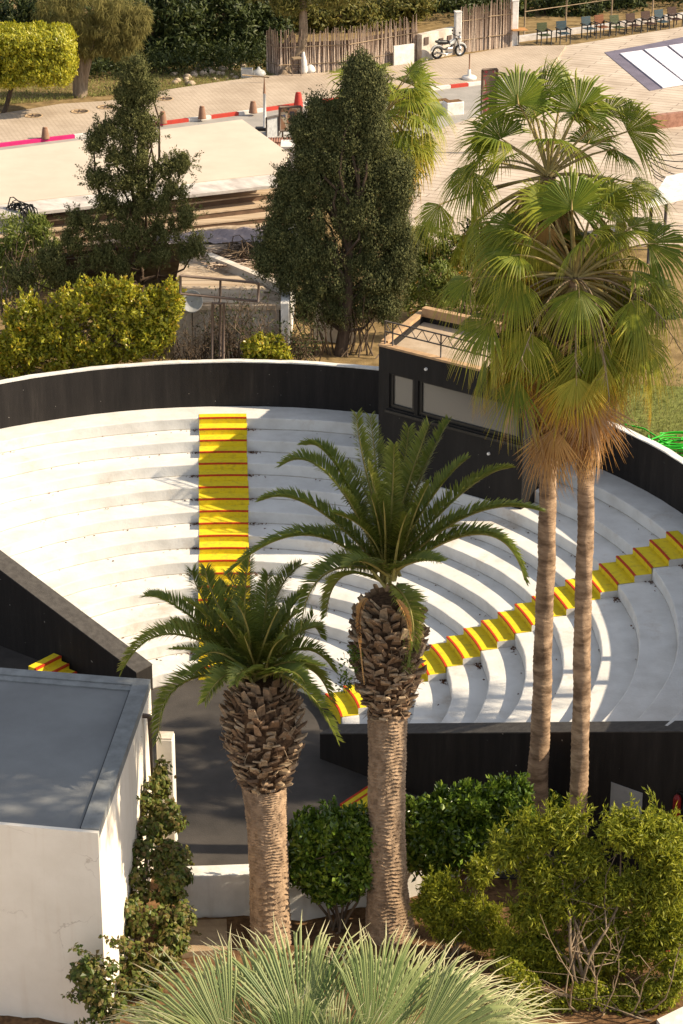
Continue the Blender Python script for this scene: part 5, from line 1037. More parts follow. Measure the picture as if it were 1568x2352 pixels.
# low pale parapet running diagonally over the flat roof
pa, pb = pz(478, 600, RZ), pz(650, 672, RZ); dd = unit((pb-pa)[:2]); n2 = np.array([-dd[1], dd[0]])*.13
mb = MB(); mb.prism([tuple(x) for x in (pa[:2]-n2, pb[:2]-n2, pb[:2]+n2, pa[:2]+n2)], RZ-.008, RZ+.26)
tag(mb.build('parapet_wall', M['whitewall'], loc=tuple(pa)), 'low pale parapet wall running diagonally over the flat roof behind the steel frame', 'wall')
# steel frame on twin posts
Yf = 65.75; fr = thing('steel_sign_frame', 'empty brown steel sign frame on twin posts standing on the back wall', 'sign frame', tuple(pY(502, 828, Yf)))
def fpx(x, y, dy=0): return pY(x, y, Yf+dy)
mb = MB()
for x in (487, 505, 513): mb.tube([fpx(x, 832, 0 if x != 505 else .25), fpx(x+1, 695, 0 if x != 505 else .25)], .038, 8)
mb.tube([fpx(487, 697), fpx(514, 697)], .035, 8); mb.tube([fpx(505, 697, .25), fpx(506, 640, .05)], .035, 8); mb.build('post', M['rust'], fr)
mb = MB()
for s, e in (((414, 633), (594, 650)), ((414, 674), (592, 692)), ((414, 633), (414, 674)), ((594, 650), (592, 692))): mb.tube([fpx(*s), fpx(*e)], .042, 6)
mb.build('frame', M['rust'], fr)
# satellite dish
dc = pY(440, 692, 67.2); ds = thing('satellite_dish', 'round grey satellite dish beside the yellow green shrub', 'dish', tuple(dc)); mb = MB()
tl = np.array([[1, 0, 0], [0, 0, 1], [0, -1, 0.0]]).T; tl = np.array([[1, 0, 0], [0, .3, -.954], [0, .954, .3]])
mb.lathe([(.01, 0), (.15, .02), (.30, .08), (.34, .11), (.335, .10), (.29, .06), (.01, -.02)], dc, 24, tilt=tl); mb.build('reflector', M['bag'], ds)
mb = MB(); mb.tube([dc, dc+np.array([0, .15, -.1]), np.array([dc[0], dc[1]+.15, GZ])], .03, 6); mb.build('mast', M['metal'], ds)
# cables over the left roof corner
mb = MB(); rng = np.random.default_rng(95)
for i in range(16):
    x0 = rng.uniform(-5, 40); p = [pY(x0, 515+rng.normal(0, 8), 74.2), pY(x0+18, 470+rng.normal(0, 8), 74), pY(x0+45+rng.normal(0, 10), 475+rng.normal(0, 6), 73.9), pY(x0+60, 510, 73.8)]
    c = np.array(p); t_ = np.linspace(0, 3, 14); c = np.column_stack([np.interp(t_, range(4), c[:, k]) for k in range(3)]); mb.tube(c, .02, 5)
tag(mb.build('cable_bundle', M['plastic'], loc=tuple(pY(30, 500, 74))), 'tangle of black cables at the left edge by the beige roof', 'cables')
mb = MB(); c = pY(40, 520, 74.4); mb.bbox(np.array([c[0]-.3, c[1], GZ]), (1.6, .8, c[2]-GZ+.35), .1, .03); tag(mb.build('cable_housing', M['bag'], loc=(c[0], c[1], GZ)), 'grey cabinet under the black cables at the left edge', 'cabinet')
# ---- objects right of the roof
def printed_panel(name, label, x0, y0, x1, y1, Y, zb, seed, cat='sign', cols=None):
    a, b = pY(x0, y0, Y), pY(x1, y0+(6 if x1 > x0 else 0), Y); top = a[2]; bot = pY(x0, y1, Y)[2]
    t = thing(name, label, cat, (a[0], Y, zb)); mb = MB(); mb.hexa([np.array([a[0], Y, bot]), np.array([b[0], Y+.1, bot]), np.array([b[0], Y+.16, bot]), np.array([a[0], Y+.06, bot]), np.array([a[0], Y, top]), np.array([b[0], Y+.1, top]), np.array([b[0], Y+.16, top]), np.array([a[0], Y+.06, top])])
    m, nt, bb = nodes_mat(name+'_print'); tc = N(nt, 'ShaderNodeTexCoord'); nz = N(nt, 'ShaderNodeTexNoise', Scale=1.7, Detail=2.0); L(nt, tc.outputs['Object'], nz.inputs['Vector'])
    r = ramp(nt, cols or [(.35, (.05, .04, .05)), (.45, (.35, .18, .10)), (.52, (.50, .40, .28)), (.6, (.10, .10, .16))]); r.color_ramp.interpolation = 'CONSTANT'; L(nt, nz.outputs['Fac'], r.inputs['Fac']); L(nt, r.outputs['Color'], bb.inputs['Base Color'])
    mb.build('board', m, t)
    f = MB(); e = .05
    for p, q in (((a[0], Y-.01, bot), (a[0], Y-.01, top)), ((a[0], Y-.01, top), (b[0], Y+.09, top)), ((b[0], Y+.09, bot), (b[0], Y+.09, top)), ((a[0], Y-.01, bot), (b[0], Y+.09, bot))): f.tube([p, q], e, 4)
    for x, yy in ((a[0]+.1, Y+.06), (b[0]-.1, Y+.15)): f.tube([(x, yy, zb), (x, yy, bot)], .04, 6)
    f.build('frame', M['rust'], t); return t
printed_panel('advert_board', 'small printed advertising board on posts behind the cypress', 642, 246, 692, 300, 90.0, GZ, 1)
printed_panel('menu_board', 'tall board printed in red and brown left of the fan palm crowns', 1108, 160, 1142, 262, 92.0, GZ, 2, 'sign', [(.3, (.14, .09, .07)), (.49, (.30, .04, .05)), (.53, (.34, .27, .20)), (.6, (.12, .08, .065))])
ac = pY(617, 318, 88.5); t = thing('ventilation_unit', 'small white louvred unit beside the beige roof', 'vent', (ac[0], 88.5, GZ)); mb = MB(); mb.bbox(np.array([ac[0], 88.5, GZ]), (.55, .4, ac[2]-GZ), .2, .02); mb.build('case', M['coping'], t)
mb = MB()
for i in range(6): mb.box(np.array([ac[0]+.03, 88.27-.0, ac[2]-.12-.1*i]), (.44, .03, .045), .2)
mb.build('louvre', M['shade'], t)
rl = thing('grey_barrier', 'grey panel barrier with dark rails behind the beige roof corner', 'barrier', tuple(g2(640, 318))); 
mb = MB(); p, q = pz(612, 318, GZ), pz(690, 300, GZ); dd = unit((q-p)[:2]); n2 = np.array([-dd[1], dd[0]])*.05
mb.prism([tuple(x) for x in (p[:2]-n2, q[:2]-n2, q[:2]+n2, p[:2]+n2)], GZ, GZ+.75); mb.build('panel', M['bag'], rl)
mb = MB(); mb.tube([p+np.array([0, -.08, .85]), q+np.array([0, -.08, .85])], .05, 6)
for u in (0, .35, .7, 1): c = p+(q-p)*u+np.array([0, -.08, 0]); mb.tube([c, c+np.array([0, 0, .85])], .04, 6)
c = p+(q-p)*.35+np.array([0, -.09, 0]); mb.tube([c, p+(q-p)*.7+np.array([0, -.09, .8])], .03, 6); mb.build('rail', M['metal'], rl)
tr_ = thing('tiled_lean_to', 'small red tiled lean-to roof beside the white pier', 'lean-to', tuple(g2(645, 345))); mb = MB()
a, b = pY(618, 322, 86.6), pY(664, 330, 86.6)
for i in range(7):
    u = i/6; z = a[2]-.15*i-.1; y = 86.6-.16*i
    for k in range(9): x = a[0]+(b[0]-a[0])*k/8+.05*(i % 2)+.1*u; mb.tube([(x, y+.16, z+.13), (x, y-.05, z)], .065, 6)
mb.build('tiles', M['tile'], tr_); mb = MB(); mb.box(((a[0]+b[0])/2+.05, 86.2, GZ), ((b[0]-a[0])*.9, 1.0, a[2]-GZ-1.25)); mb.build('wall', M['whitewall'], tr_)
pr = pY(672, 335, 83.5); mb = MB(); mb.bbox((pr[0], 83.6, GZ), (.75, .9, pr[2]-GZ-.02), 0, .03); t = thing('white_pier', 'square white pier with a flat cap left of the cypress', 'pier', (pr[0], 83.6, GZ)); mb.build('shaft', M['coping'], t)
mb = MB(); mb.box((pr[0], 83.6, pr[2]-.019), (.86, 1.0, .09)); mb.build('cap', M['kerbwhite'], t)
for (x, y, w_, h_, m_, lb) in ((1040, 262, .8, .55, 'coping', 'white box standing at the road edge right of the pale fan palm'), (1000, 258, 1.3, .5, 'bag', 'long grey concrete planter at the road edge behind the pale fan palm')):
    p = g2(x, y); t = thing('planter_box', lb, 'planter', tuple(p)); mb = MB(); mb.bbox(p, (w_, .5, h_), .4, .03); mb.build('trough', M[m_], t); mb = MB(); mb.box(p+np.array([0, 0, h_+.001]), (w_*.86, .38, .02), .4); mb.build('soil', M['soil'], t)
# ---- reed fences, gate, white walls
def reedfence(name, label, px, h0, h1, seed, cat='fence', lean=.05, gap=.0):
    rng = np.random.default_rng(seed); P = [g2(x, y) for x, y in px]; t = thing(name, label, cat, tuple(P[0])); mb = MB(); back = MB()
    for p, q in zip(P[:-1], P[1:]):
        Ls = np.linalg.norm(q-p); n = int(Ls/.055); d = unit(q-p); nr = np.array([-d[1], d[0], 0])
        for i in range(n):
            c = p+(q-p)*((i+.5)/n)+nr*rng.normal(0, .02); h = rng.uniform(h0, h1)*(1-.25*(rng.random() < .06)); e = c+np.array([0, 0, h])+d*rng.normal(0, lean)+nr*rng.normal(0, .04)
            mb.tube([c, (c+e)/2+d*rng.normal(0, .015), e], [.030, .028, .018], 5)
        back.hexa([p+nr*.05, q+nr*.05, q+nr*.07, p+nr*.07, p+nr*.05+np.array([0, 0, h0*.85]), q+nr*.05+np.array([0, 0, h0*.85]), q+nr*.07+np.array([0, 0, h0*.85]), p+nr*.07+np.array([0, 0, h0*.85])])
    mb.build('reeds', M['reed'], t); back.build('backing', M['timberdark'], t)
    mb = MB()
    for z in (h0*.3, h0*.75):
        for p, q in zip(P[:-1], P[1:]): d = unit(q-p); nr = np.array([d[1], -d[0], 0])*.05; mb.tube([p+nr+np.array([0, 0, z]), q+nr+np.array([0, 0, z])], .02, 5)
    mb.build('wire', M['twigpale'], t); return t
reedfence('reed_fence', 'long weathered reed fence behind the leaning tree trunk', [(613, 165), (640, 176), (800, 168), (960, 138)], 1.75, 2.15, 101)
reedfence('reed_gate', 'pair of tall reed gate leaves between two white posts', [(1056, 122), (1117, 114)], 2.0, 2.25, 102, 'gate', .01)
reedfence('reed_gate', 'right leaf of the tall reed gate beside the wooden table', [(1119, 114), (1174, 108)], 2.1, 2.35, 103, 'gate', .01)
bpy.data.objects['reed_gate']['label'] = 'left leaf of the tall reed gate next to the motorbike'
def post(label, x, y, w, h):
    p = g2(x, y); t = thing('gate_post', label, 'post', tuple(p), 'white posts either side of the reed gate'); mb = MB(); mb.bbox(p, (w, w, h), .25, .03); mb.build('shaft', M['coping'], t); mb = MB(); mb.box(p+np.array([0, 0, h+.001]), (w*1.08, w*1.08, .05), .25); mb.build('cap', M['kerbwhite'], t)
post('white gate post next to the motorbike', 1050, 124, .30, 1.95); post('white gate post next to the wooden table', 1179, 106, .32, 2.15)
mb = MB(); a, b = g2(968, 142), g2(1046, 124); dd = unit((b-a)[:2]); n2 = np.array([-dd[1], dd[0]])*.3
mb.prism([tuple(x) for x in (a[:2], b[:2], b[:2]+n2, a[:2]+n2)], GZ-.02, GZ+1.25)
ww = thing('meter_wall', 'stained low white wall with meter boxes behind the motorbike', 'wall', tuple(a)); mb.build('wall_face', M['whitewall'], ww)
mb = MB()
for u, z in ((.12, .75), (.55, .55), (.8, .6)): c = a[:2]+(b-a)[:2]*u-n2/.3*.025; mb.box((c[0], c[1], GZ+z), (.28, .04, .35), math.atan2(dd[1], dd[0]))
mb.build('meter_box', M['rust'], ww)
mb = MB(); a, b = g2(900, 152), g2(946, 146); dd = unit((b-a)[:2]); n2 = np.array([-dd[1], dd[0]])*.15
mb.prism([tuple(x) for x in (a[:2]-n2*1.2, b[:2]-n2*1.2, b[:2]-n2*.6, a[:2]-n2*.6)], GZ, GZ+.95); tag(mb.build('white_sheet_board', M['coping'], loc=tuple(a)), 'plain white board leaning along the reed fence above the pale fan palm', 'board')
# ---- motorbike
mc = g2(1030, 132, GZ+.13); bike = thing('motorbike', 'small black and silver motorbike parked by the reed gate', 'motorbike', tuple(mc))
bu = unit(np.array([1.0, .55, 0])); bn = np.array([-bu[1], bu[0], 0]); Zv = np.array([0, 0, 1.])
def bp(u, z, s=0.0): return mc+bu*u+Zv*z+bn*s
tw = np.column_stack([bu, Zv, bn])                       # wheel local -> world (axis = bn)
for u in (-.62, .62):
    c = bp(u, .29); an = np.linspace(0, 2*np.pi, 25)
    w_ = MB(); w_.tube([c+.25*(bu*math.cos(a)+Zv*math.sin(a)) for a in an], .055, 8, cap=False); wheel = w_.build('wheel', M['plastic'], bike)
    r_ = MB(); r_.tube([c+.20*(bu*math.cos(a)+Zv*math.sin(a)) for a in an], .016, 6, cap=False)
    for k in range(8): a = k*math.pi/4; r_.tube([c, c+.2*(bu*math.cos(a)+Zv*math.sin(a))], .009, 4)
    r_.tube([c-bn*.06, c+bn*.06], .045, 8); r_.build('rim', M['chrome'], wheel)
mb = MB(); mb.tube([bp(.62, .29, .07), bp(.42, .85, .05)], .026, 6); mb.tube([bp(.62, .29, -.07), bp(.42, .85, -.05)], .026, 6); mb.build('fork', M['chrome'], bike)
mb = MB(); mb.tube([bp(.42, .85), bp(.1, .45), bp(-.25, .4), bp(-.6, .62)], [.05, .06, .05, .04], 6); mb.build('frame', M['plastic'], bike)
mb = MB(); mb.tube([bp(.36, .80), bp(.2, .72), bp(.02, .66)], [.06, .13, .09], 10); mb.build('fuel_tank', M['bag'], bike)
mb = MB(); mb.tube([bp(.02, .70), bp(-.2, .72), bp(-.5, .76), bp(-.72, .82)], [.07, .11, .10, .05], 8); mb.build('seat', M['plastic'], bike)
mb = MB(); mb.bbox(bp(.02, .22), (.34, .22, .26), math.atan2(bu[1], bu[0]), .04); mb.tube([bp(.12, .4), bp(.22, .52)], .08, 8); mb.build('engine', M['chrome'], bike)
mb = MB(); mb.tube([bp(.15, .25, -.1), bp(-.2, .2, -.14), bp(-.7, .32, -.15)], [.03, .045, .05], 8); mb.build('exhaust', M['chrome'], bike)
mb = MB(); mb.tube([bp(.36, 1.02, -.32), bp(.42, .96, -.1), bp(.42, .96, .1), bp(.36, 1.02, .32)], .018, 6); mb.build('handlebar', M['plastic'], bike)
mb = MB(); mb.lathe([(.01, 0), (.085, .02), (.09, .09), (.01, .12)], bp(.50, .86), 12, tilt=np.column_stack([bn, Zv, bu])); mb.build('headlight', M['chrome'], bike)
mb = MB(); mb.tube([bp(.62+.31*math.cos(a), .29+.31*math.sin(a)) for a in np.linspace(.2, 2.2, 9)], .05, 6); mb.tube([bp(-.62+.33*math.cos(a), .29+.33*math.sin(a)) for a in np.linspace(.8, 2.9, 9)], .05, 6); mb.build('mudguard', M['bag'], bike)
mb = MB()
for s in (-.3, .3): mb.tube([bp(.40, .99, s), bp(.38, 1.16, s*1.1)], .008, 4); mb.tube([bp(.38, 1.16, s*1.1-.03), bp(.38, 1.16, s*1.1+.03)], .04, 6)
mb.build('mirror', M['plastic'], bike)
mb = MB(); mb.tube([bp(.0, .22, .12), bp(-.05, .0, .28)], .015, 5); mb.build('kickstand', M['metal'], bike)
# ---- wooden table by the gate and the row of chairs
p = g2(1190, 107, GZ+.01); tb = thing('pedestal_table', 'small orange wooden pedestal table beside the white gate post', 'table', tuple(p)); mb = MB(); mb.bbox(p+np.array([0, 0, .80]), (.75, .6, .04), .2, .015); mb.build('table_top', M['wood'], tb)
mb = MB(); mb.tube([p, p+Zv*.8], .035, 8)
for k in range(4): a = k*math.pi/2+.3; mb.tube([p+Zv*.06, p+np.array([.3*math.cos(a), .3*math.sin(a), .015])], .025, 5)
mb.build('pedestal', M['metal'], tb)
def chair(label, x, y, rz, seatm, legm, low=False, group='outdoor chairs lined up on the terrace'):
    p = g2(x, y, GZ+.02); t = thing('garden_chair', label, 'chair', tuple(p), group); ca, sa = math.cos(rz), math.sin(rz)
    def q(a, b, z): return p+np.array([a*ca-b*sa, a*sa+b*ca, z])
    sh = .34 if low else .46
    for a in (-.26, .26):
        for b in (-.24, .24): mb = MB(); top = sh+.22 if b < 0 else sh+.20; mb.tube([q(a, b, 0), q(a, b, top)], .032, 6); mb.build('leg', M[legm], t)
    mb = MB()
    for k in range(5): mb.hexa([q(-.25, -.26+k*.1, sh), q(.25, -.26+k*.1, sh), q(.25, -.17+k*.1, sh), q(-.25, -.17+k*.1, sh), q(-.25, -.26+k*.1, sh+.03), q(.25, -.26+k*.1, sh+.03), q(.25, -.17+k*.1, sh+.03), q(-.25, -.17+k*.1, sh+.03)])
    mb.build('seat', M[seatm], t); mb = MB(); bo = .45 if low else .30
    for k in range(4):
        z0 = sh+.10+k*.11; b0 = .24+bo*(z0-sh)*.5; mb.hexa([q(-.26, b0, z0), q(.26, b0, z0), q(.26, b0+.03, z0), q(-.26, b0+.03, z0), q(-.26, b0+.05*bo, z0+.10), q(.26, b0+.05*bo, z0+.10), q(.26, b0+.03+.05*bo, z0+.10), q(-.26, b0+.03+.05*bo, z0+.10)])
    mb.build('backrest', M[seatm], t)
    for a in (-.28, .28): mb = MB(); mb.hexa([q(a-.035, -.28, sh+.20), q(a+.035, -.28, sh+.20), q(a+.035, .34, sh+.22), q(a-.035, .34, sh+.22), q(a-.035, -.28, sh+.23), q(a+.035, -.28, sh+.23), q(a+.035, .34, sh+.25), q(a-.035, .34, sh+.25)]); mb.build('armrest', M[legm], t)
for (x, y, rz, sm, lm, low, lb) in ((1249,103,.35,'chgreen','chdark',0,'green slatted chair with dark legs nearest the reed gate'),(1293,99,.3,'chblue','chdark',0,'blue slatted chair second in the row from the gate'),(1352,88,.5,'chblue','chdark',0,'pale blue backed dark chair left of the orange chair'),(1382,84,.5,'chorange','chdark',0,'orange slatted chair in the middle of the row'),(1418,79,.5,'chgreen','chdark',1,'low green backed lounge chair just right of the orange chair'),(1455,75,.5,'chbrown','chdark',1,'dark brown lounge chair second right of the orange chair'),(1490,70,.5,'chbrown','chdark',1,'reddish brown lounge chair left of the blue backed one'),(1520,66,.5,'chblue','chdark',1,'blue backed lounge chair near the right end of the row'),(1550,60,.5,'chbrown','chdark',1,'brown lounge chair at the right end of the row')): chair(lb, x, y, rz, sm, lm, low)
# ---- terrace, mat and white panels
sheet('terrace', M['deck'], [(1180, 190), (1245, 112), (1330, 100), (1700, 40), (1760, 560), (930, 575), (905, 330), (1110, 262)], GZ+.03, .05)
mb = MB(); P = [pz(x, y, GZ+.05)[:2] for x, y in ((1388, 120), (1492, 208), (1680, 175), (1690, 60), (1480, 103))]; s = sum(a[0]*b[1]-b[0]*a[1] for a, b in zip(P, P[1:]+P[:1])); mb.prism([tuple(q) for q in (P if s > 0 else P[::-1])], GZ+.031, GZ+.05)
tag(mb.build('grey_mat', M['shade'], loc=(*P[0], GZ)), 'large grey violet mat spread on the terrace at the right edge', 'mat')
for i, lb in enumerate(('leftmost white strip sheet lying on the grey mat', 'second white strip sheet from the left on the grey mat', 'third white strip sheet from the left on the grey mat', 'rightmost white strip sheet on the grey mat at the picture edge')):
    x0 = 1424+i*56; y0 = 122-i*9; q4 = [(x0, y0), (x0+50, y0-7), (x0+150, y0+70), (x0+98, y0+78)]
    P = [pz(x, y, GZ+.10)[:2] for x, y in q4]; s = sum(a[0]*b[1]-b[0]*a[1] for a, b in zip(P, P[1:]+P[:1])); mb = MB(); mb.prism([tuple(q) for q in (P if s > 0 else P[::-1])], GZ+.054, GZ+.10)
    tag(mb.build('shade_sheet', M['panel'], loc=(*P[0], GZ+.054)), lb, 'sheet', 'white strip sheets on the grey mat')
# low brown wall, white roof piece and cables at the right edge
mb = MB(); a, b = g2(1494, 300), g2(1600, 288); mb.prism([(a[0], a[1]), (b[0], b[1]), (b[0], b[1]+.3), (a[0], a[1]+.3)], GZ, GZ+.6); tag(mb.build('brown_wall', M['tile'], loc=tuple(a)), 'low reddish brown wall at the right edge beyond the palm crowns', 'wall')
zr_ = 6.6; P = [pz(x, y, zr_)[:2] for x, y in ((1488, 472), (1620, 440), (1620, 385), (1530, 405))]
t = thing('white_canopy', 'small white flat canopy at the right edge behind the palm leaves', 'canopy', (*P[0], GZ)); mb = MB(); mb.prism([tuple(q) for q in P], zr_-.1, zr_); mb.build('roof', M['coping'], t); mb = MB()
for q in P: c = np.mean(P, 0); d = q+(c-q)*.1; mb.tube([(d[0], d[1], GZ), (d[0], d[1], zr_-.1)], .06, 8)
mb.build('post', M['metal'], t)
mb = MB(); rng = np.random.default_rng(97)
for i in range(7):
    a, b = pY(1470+i*5, 330+i*12, 84), pY(1600, 350+i*14, 84); p = limb(a, b, 9, .02, rng, sag=-.25); mb.tube(p, .018, 4)
tag(mb.build('overhead_cables', M['plastic'], loc=tuple(pY(1500, 360, 84))), 'thin dark cables crossing the terrace at the right edge', 'cables')
# ---- lawn with green hose at the right behind the wall
lz = RIMZ-.35; P = [tuple(pz(x, y, lz)[:2]) for x, y in ((1400, 985), (1500, 1022), (1720, 1190), (1760, 900), (1430, 880))]
s = sum(a[0]*b[1]-b[0]*a[1] for a, b in zip(P, P[1:]+P[:1])); P = P if s > 0 else P[::-1]
Pc = np.mean(P, 0); keep = []
for q in P:
    d = np.array(q)-C0; r = np.linalg.norm(d); keep.append(tuple(C0+d/r*max(r, RW+.30)))
mb = MB(); mb.prism(keep, GZ-.05, lz); tag(mb.build('lawn', M['lawn']), kind='structure')
mb = MB(); n = 26000; aa = np.radians(np.random.default_rng(5).uniform(-12, 62, n)); rr = RW+.30+5.2*np.random.default_rng(6).random(n)
G = np.column_stack([C0[0]+rr*np.cos(aa), C0[1]+rr*np.sin(aa), np.full(n, lz-.01)]); G = G[(G[:, 0] > 5.6)]
leaves(mb, G, np.tile([0, 0, 1.], (len(G), 1)), .11, .022, jit=.45); tag(mb.build('grass', M['f_grass']), kind='stuff')
mb = MB(); rng = np.random.default_rng(98); hc = pz(1556, 1030, lz+.05)
for i in range(9):
    a0 = rng.uniform(0, 6.28); r = rng.uniform(.35, .75); pts_ = [hc+np.array([r*1.2*math.cos(a0+t_)+.1*math.sin(3*t_), r*.8*math.sin(a0+t_), .04+.03*i+.03*math.sin(2*t_+i)]) for t_ in np.linspace(0, 5.6, 26)]; mb.tube(pts_, .022, 6)
e = [pz(1436, 975, lz+.05), pz(1480, 985, lz+.10), pz(1510, 1005, lz+.06), hc+np.array([-.3, .2, .05])]; e = np.array(e); t_ = np.linspace(0, 3, 16); mb.tube(np.column_stack([np.interp(t_, range(4), e[:, k]) for k in range(3)]), .022, 6)
tag(mb.build('garden_hose', M['hose'], loc=tuple(hc)), 'bright green garden hose coiled on the lawn behind the white coping', 'hose')
# ---- street trees and wood
def tree(name, label, base, blobs, Y, m, per, size, nl, ln, wd, seed, tr=.2, wood='bark', group=None, trunk=None, up=.3, droop=0.0, dep=.8, cat='tree', jit=.6):
    rng = np.random.default_rng(seed); t = thing(name, label, cat, tuple(base), group); B = pxblobs(blobs, Y, dep) if not isinstance(blobs[0][0], np.ndarray) else blobs; C, R, O = subclumps(B, per, size, rng)
    mb = MB(); lump_leaves(mb, C, R, O, nl, ln, wd, rng, up, jit, .8, droop=droop); mb.build('crown', M[m], t)
    tm = MB(); b = np.asarray(base)-np.array([0, 0, .2]); fork = b+np.array([0, 0, max(1.2, (min(c[2] for c, r in B)-b[2])*.8)]) if trunk is None else None
    if trunk is None:
        tm.tube(limb(b, fork, 6, .03, rng), np.linspace(tr, tr*.7, 6), 10)
        for c, r in B: tm.tube(limb(fork, c, 6, .05, rng), np.linspace(tr*.5, .03, 6), 6)
    else:
        for pts_, r0, r1 in trunk: tm.tube(pts_, np.linspace(r0, r1, len(pts_)), 10)
    tm.build('trunk', M[wood], t); return t
# clipped block tree
Yc = pz(2, 262, GZ)[1]; rng = np.random.default_rng(111)
t = thing('clipped_tree', 'bright yellow green tree clipped into a block at the left edge', 'tree', tuple(pz(2, 262, GZ))); mb = MB()
c = pY(60, 128, Yc); k = pxm(Yc, 8); hx, hy, hz = 108/k, 1.5, 60/k; n = 900; q = rng.uniform(-1, 1, (n, 3)); ax_ = rng.integers(0, 3, n); q[np.arange(n), ax_] = np.where(rng.random(n) < .5, -1, 1)*rng.uniform(.8, 1.02, n); q = q/np.maximum(1, (np.abs(q)**5).sum(1)**.2)[:, None]*1.0
C = c+q*np.array([hx, hy, hz]); lump_leaves(mb, C, np.full(n, .22), q, 26, .16, .085, rng, .6, .5); q2 = rng.uniform(-.8, .8, (250, 3)); lump_leaves(mb, c+q2*np.array([hx, hy, hz]), np.full(250, .3), q2, 20, .18, .1, rng); mb.build('crown', M['f_clipped'], t)
mb = MB(); mb.tube(limb(pz(2, 262, GZ)-np.array([0, 0, .2]), c, 6, .02, rng), [.12, .11, .10, .09, .08, .06], 8); mb.build('trunk', M['darkbark'], t)
Yt = pz(185, 222, GZ)[1]
tree('feathery_tree', 'feathery olive tree with a pale twisted double trunk near the pavement', pz(185, 222, GZ), [(130,20,50,40),(200,10,60,40),(270,30,50,44),(120,70,34,30),(180,60,50,34),(240,70,50,40),(300,70,30,40),(210,105,44,24),(160,100,30,20),(275,110,32,18),(320,40,20,34)], Yt, 'f_feather', 50, .26, 46, .34, .025, 112, .2, 'bark', droop=.9, up=-.4, trunk=[([pz(178, 222, GZ), pY(176, 180, Yt), pY(172, 140, Yt), pY(165, 90, Yt)], .22, .12), ([pz(188, 220, GZ), pY(192, 180, Yt), pY(203, 135, Yt), pY(215, 80, Yt)], .24, .13), ([pz(183, 222, GZ), pY(184, 170, Yt), pY(186, 140, Yt), pY(190, 60, Yt)], .30, .10)])
Yl = pz(680, 172, GZ)[1]
tree('leaning_tree', 'tree with a tall bent grey trunk rising in front of the reed fence', pz(668, 172, GZ), [(620,-40,80,40),(700,-60,90,50),(760,-20,60,40),(660,10,40,24),(810,-30,60,40)], Yl, 'f_olive', 40, .35, 36, .28, .06, 113, .3, 'bark', trunk=[([pz(664, 174, GZ), pY(666, 148, Yl), pY(676, 128, Yl), pY(692, 108, Yl), pY(697, 80, Yl), pY(696, 40, Yl), pY(692, -40, Yl)], .30, .17), ([pz(652, 176, GZ), pY(649, 140, Yl), pY(646, 112, Yl)], .26, .22), ([pY(647, 116, Yl), pY(660, 95, Yl), pY(672, 78, Yl)], .15, .06)])
wood_spec = [
 ('dark evergreen tree standing behind the feathery tree', 60, 190, 112, [(30,30,70,60),(100,20,70,60),(20,90,60,50),(90,110,60,50),(150,120,50,50),(110,165,50,30),(220,150,50,40)], 'f_dark'),
 ('dark tree between the feathery tree and the juniper top', 330, 170, 113, [(340,40,60,60),(400,20,60,50),(360,110,60,50),(300,130,50,40),(420,90,50,50),(350,150,60,34),(280,165,50,26)], 'f_dark'),
 ('dark bushy tree above the juniper top', 450, 165, 114, [(450,40,60,60),(520,30,60,60),(480,100,70,50),(550,100,50,50),(520,150,60,30),(450,140,50,30)], 'f_dark'),
 ('dark green tree left of the reed fence', 560, 150, 115, [(570,40,60,60),(620,60,50,50),(590,110,40,40),(560,10,60,50),(560,140,50,30)], 'f_dark'),
 ('olive green tree hanging over the reed fence behind the bent trunk', 740, 120, 116, [(720,40,60,40),(780,30,70,40),(830,50,60,30),(760,70,60,26),(700,80,36,24)], 'f_olive'),
 ('rounded olive tree hanging over the middle of the reed fence', 880, 110, 117, [(870,40,60,34),(920,30,50,34),(850,60,60,20),(900,60,44,18),(960,10,40,24)], 'f_olive'),
 ('dark tree behind the meter wall', 1010, 60, 121, [(990,-10,70,50),(1040,20,60,50),(1100,0,60,50),(1010,50,50,34)], 'f_dark'),
 ('dark tree above the reed gate', 1150, 70, 122, [(1120,-10,60,40),(1180,30,40,50),(1210,60,40,50),(1150,-20,70,30)], 'f_mid'),
 ('dark scrubby tree behind the first chairs', 1250, 70, 120, [(1240,30,50,50),(1300,20,60,50),(1270,60,50,30),(1340,50,50,40)], 'f_dark'),
 ('dark scrubby tree behind the orange chair', 1390, 60, 122, [(1370,10,60,50),(1430,10,60,40),(1400,45,60,30),(1460,40,50,30)], 'f_dark'),
 ('dark scrubby tree behind the last chairs', 1520, 40, 124, [(1500,0,60,40),(1560,-10,60,40),(1530,20,60,30)], 'f_dark'),
 ('tall dark tree at the back behind the motorbike', 900, 40, 126, [(850,-20,90,50),(960,-40,90,50),(1060,-40,90,50),(760,-30,90,50)], 'f_dark'),
 ('tall dark tree at the back behind the juniper', 300, 60, 122, [(220,-10,90,60),(330,-30,90,50),(440,-30,90,50),(560,-30,90,50),(250,70,60,50)], 'f_dark'),
]
for i, (lb, bx, by, Y, bl, m) in enumerate(wood_spec):
    Y -= 4.5 if bx < 600 and i < 4 else 0
    b = pY(bx, by, Y); b[2] = GZ; tree('woodland_tree', lb, b, bl, Y, m, 34, .42, 40, .30, .12, 120+i, .22, 'darkbark', 'trees behind the street')
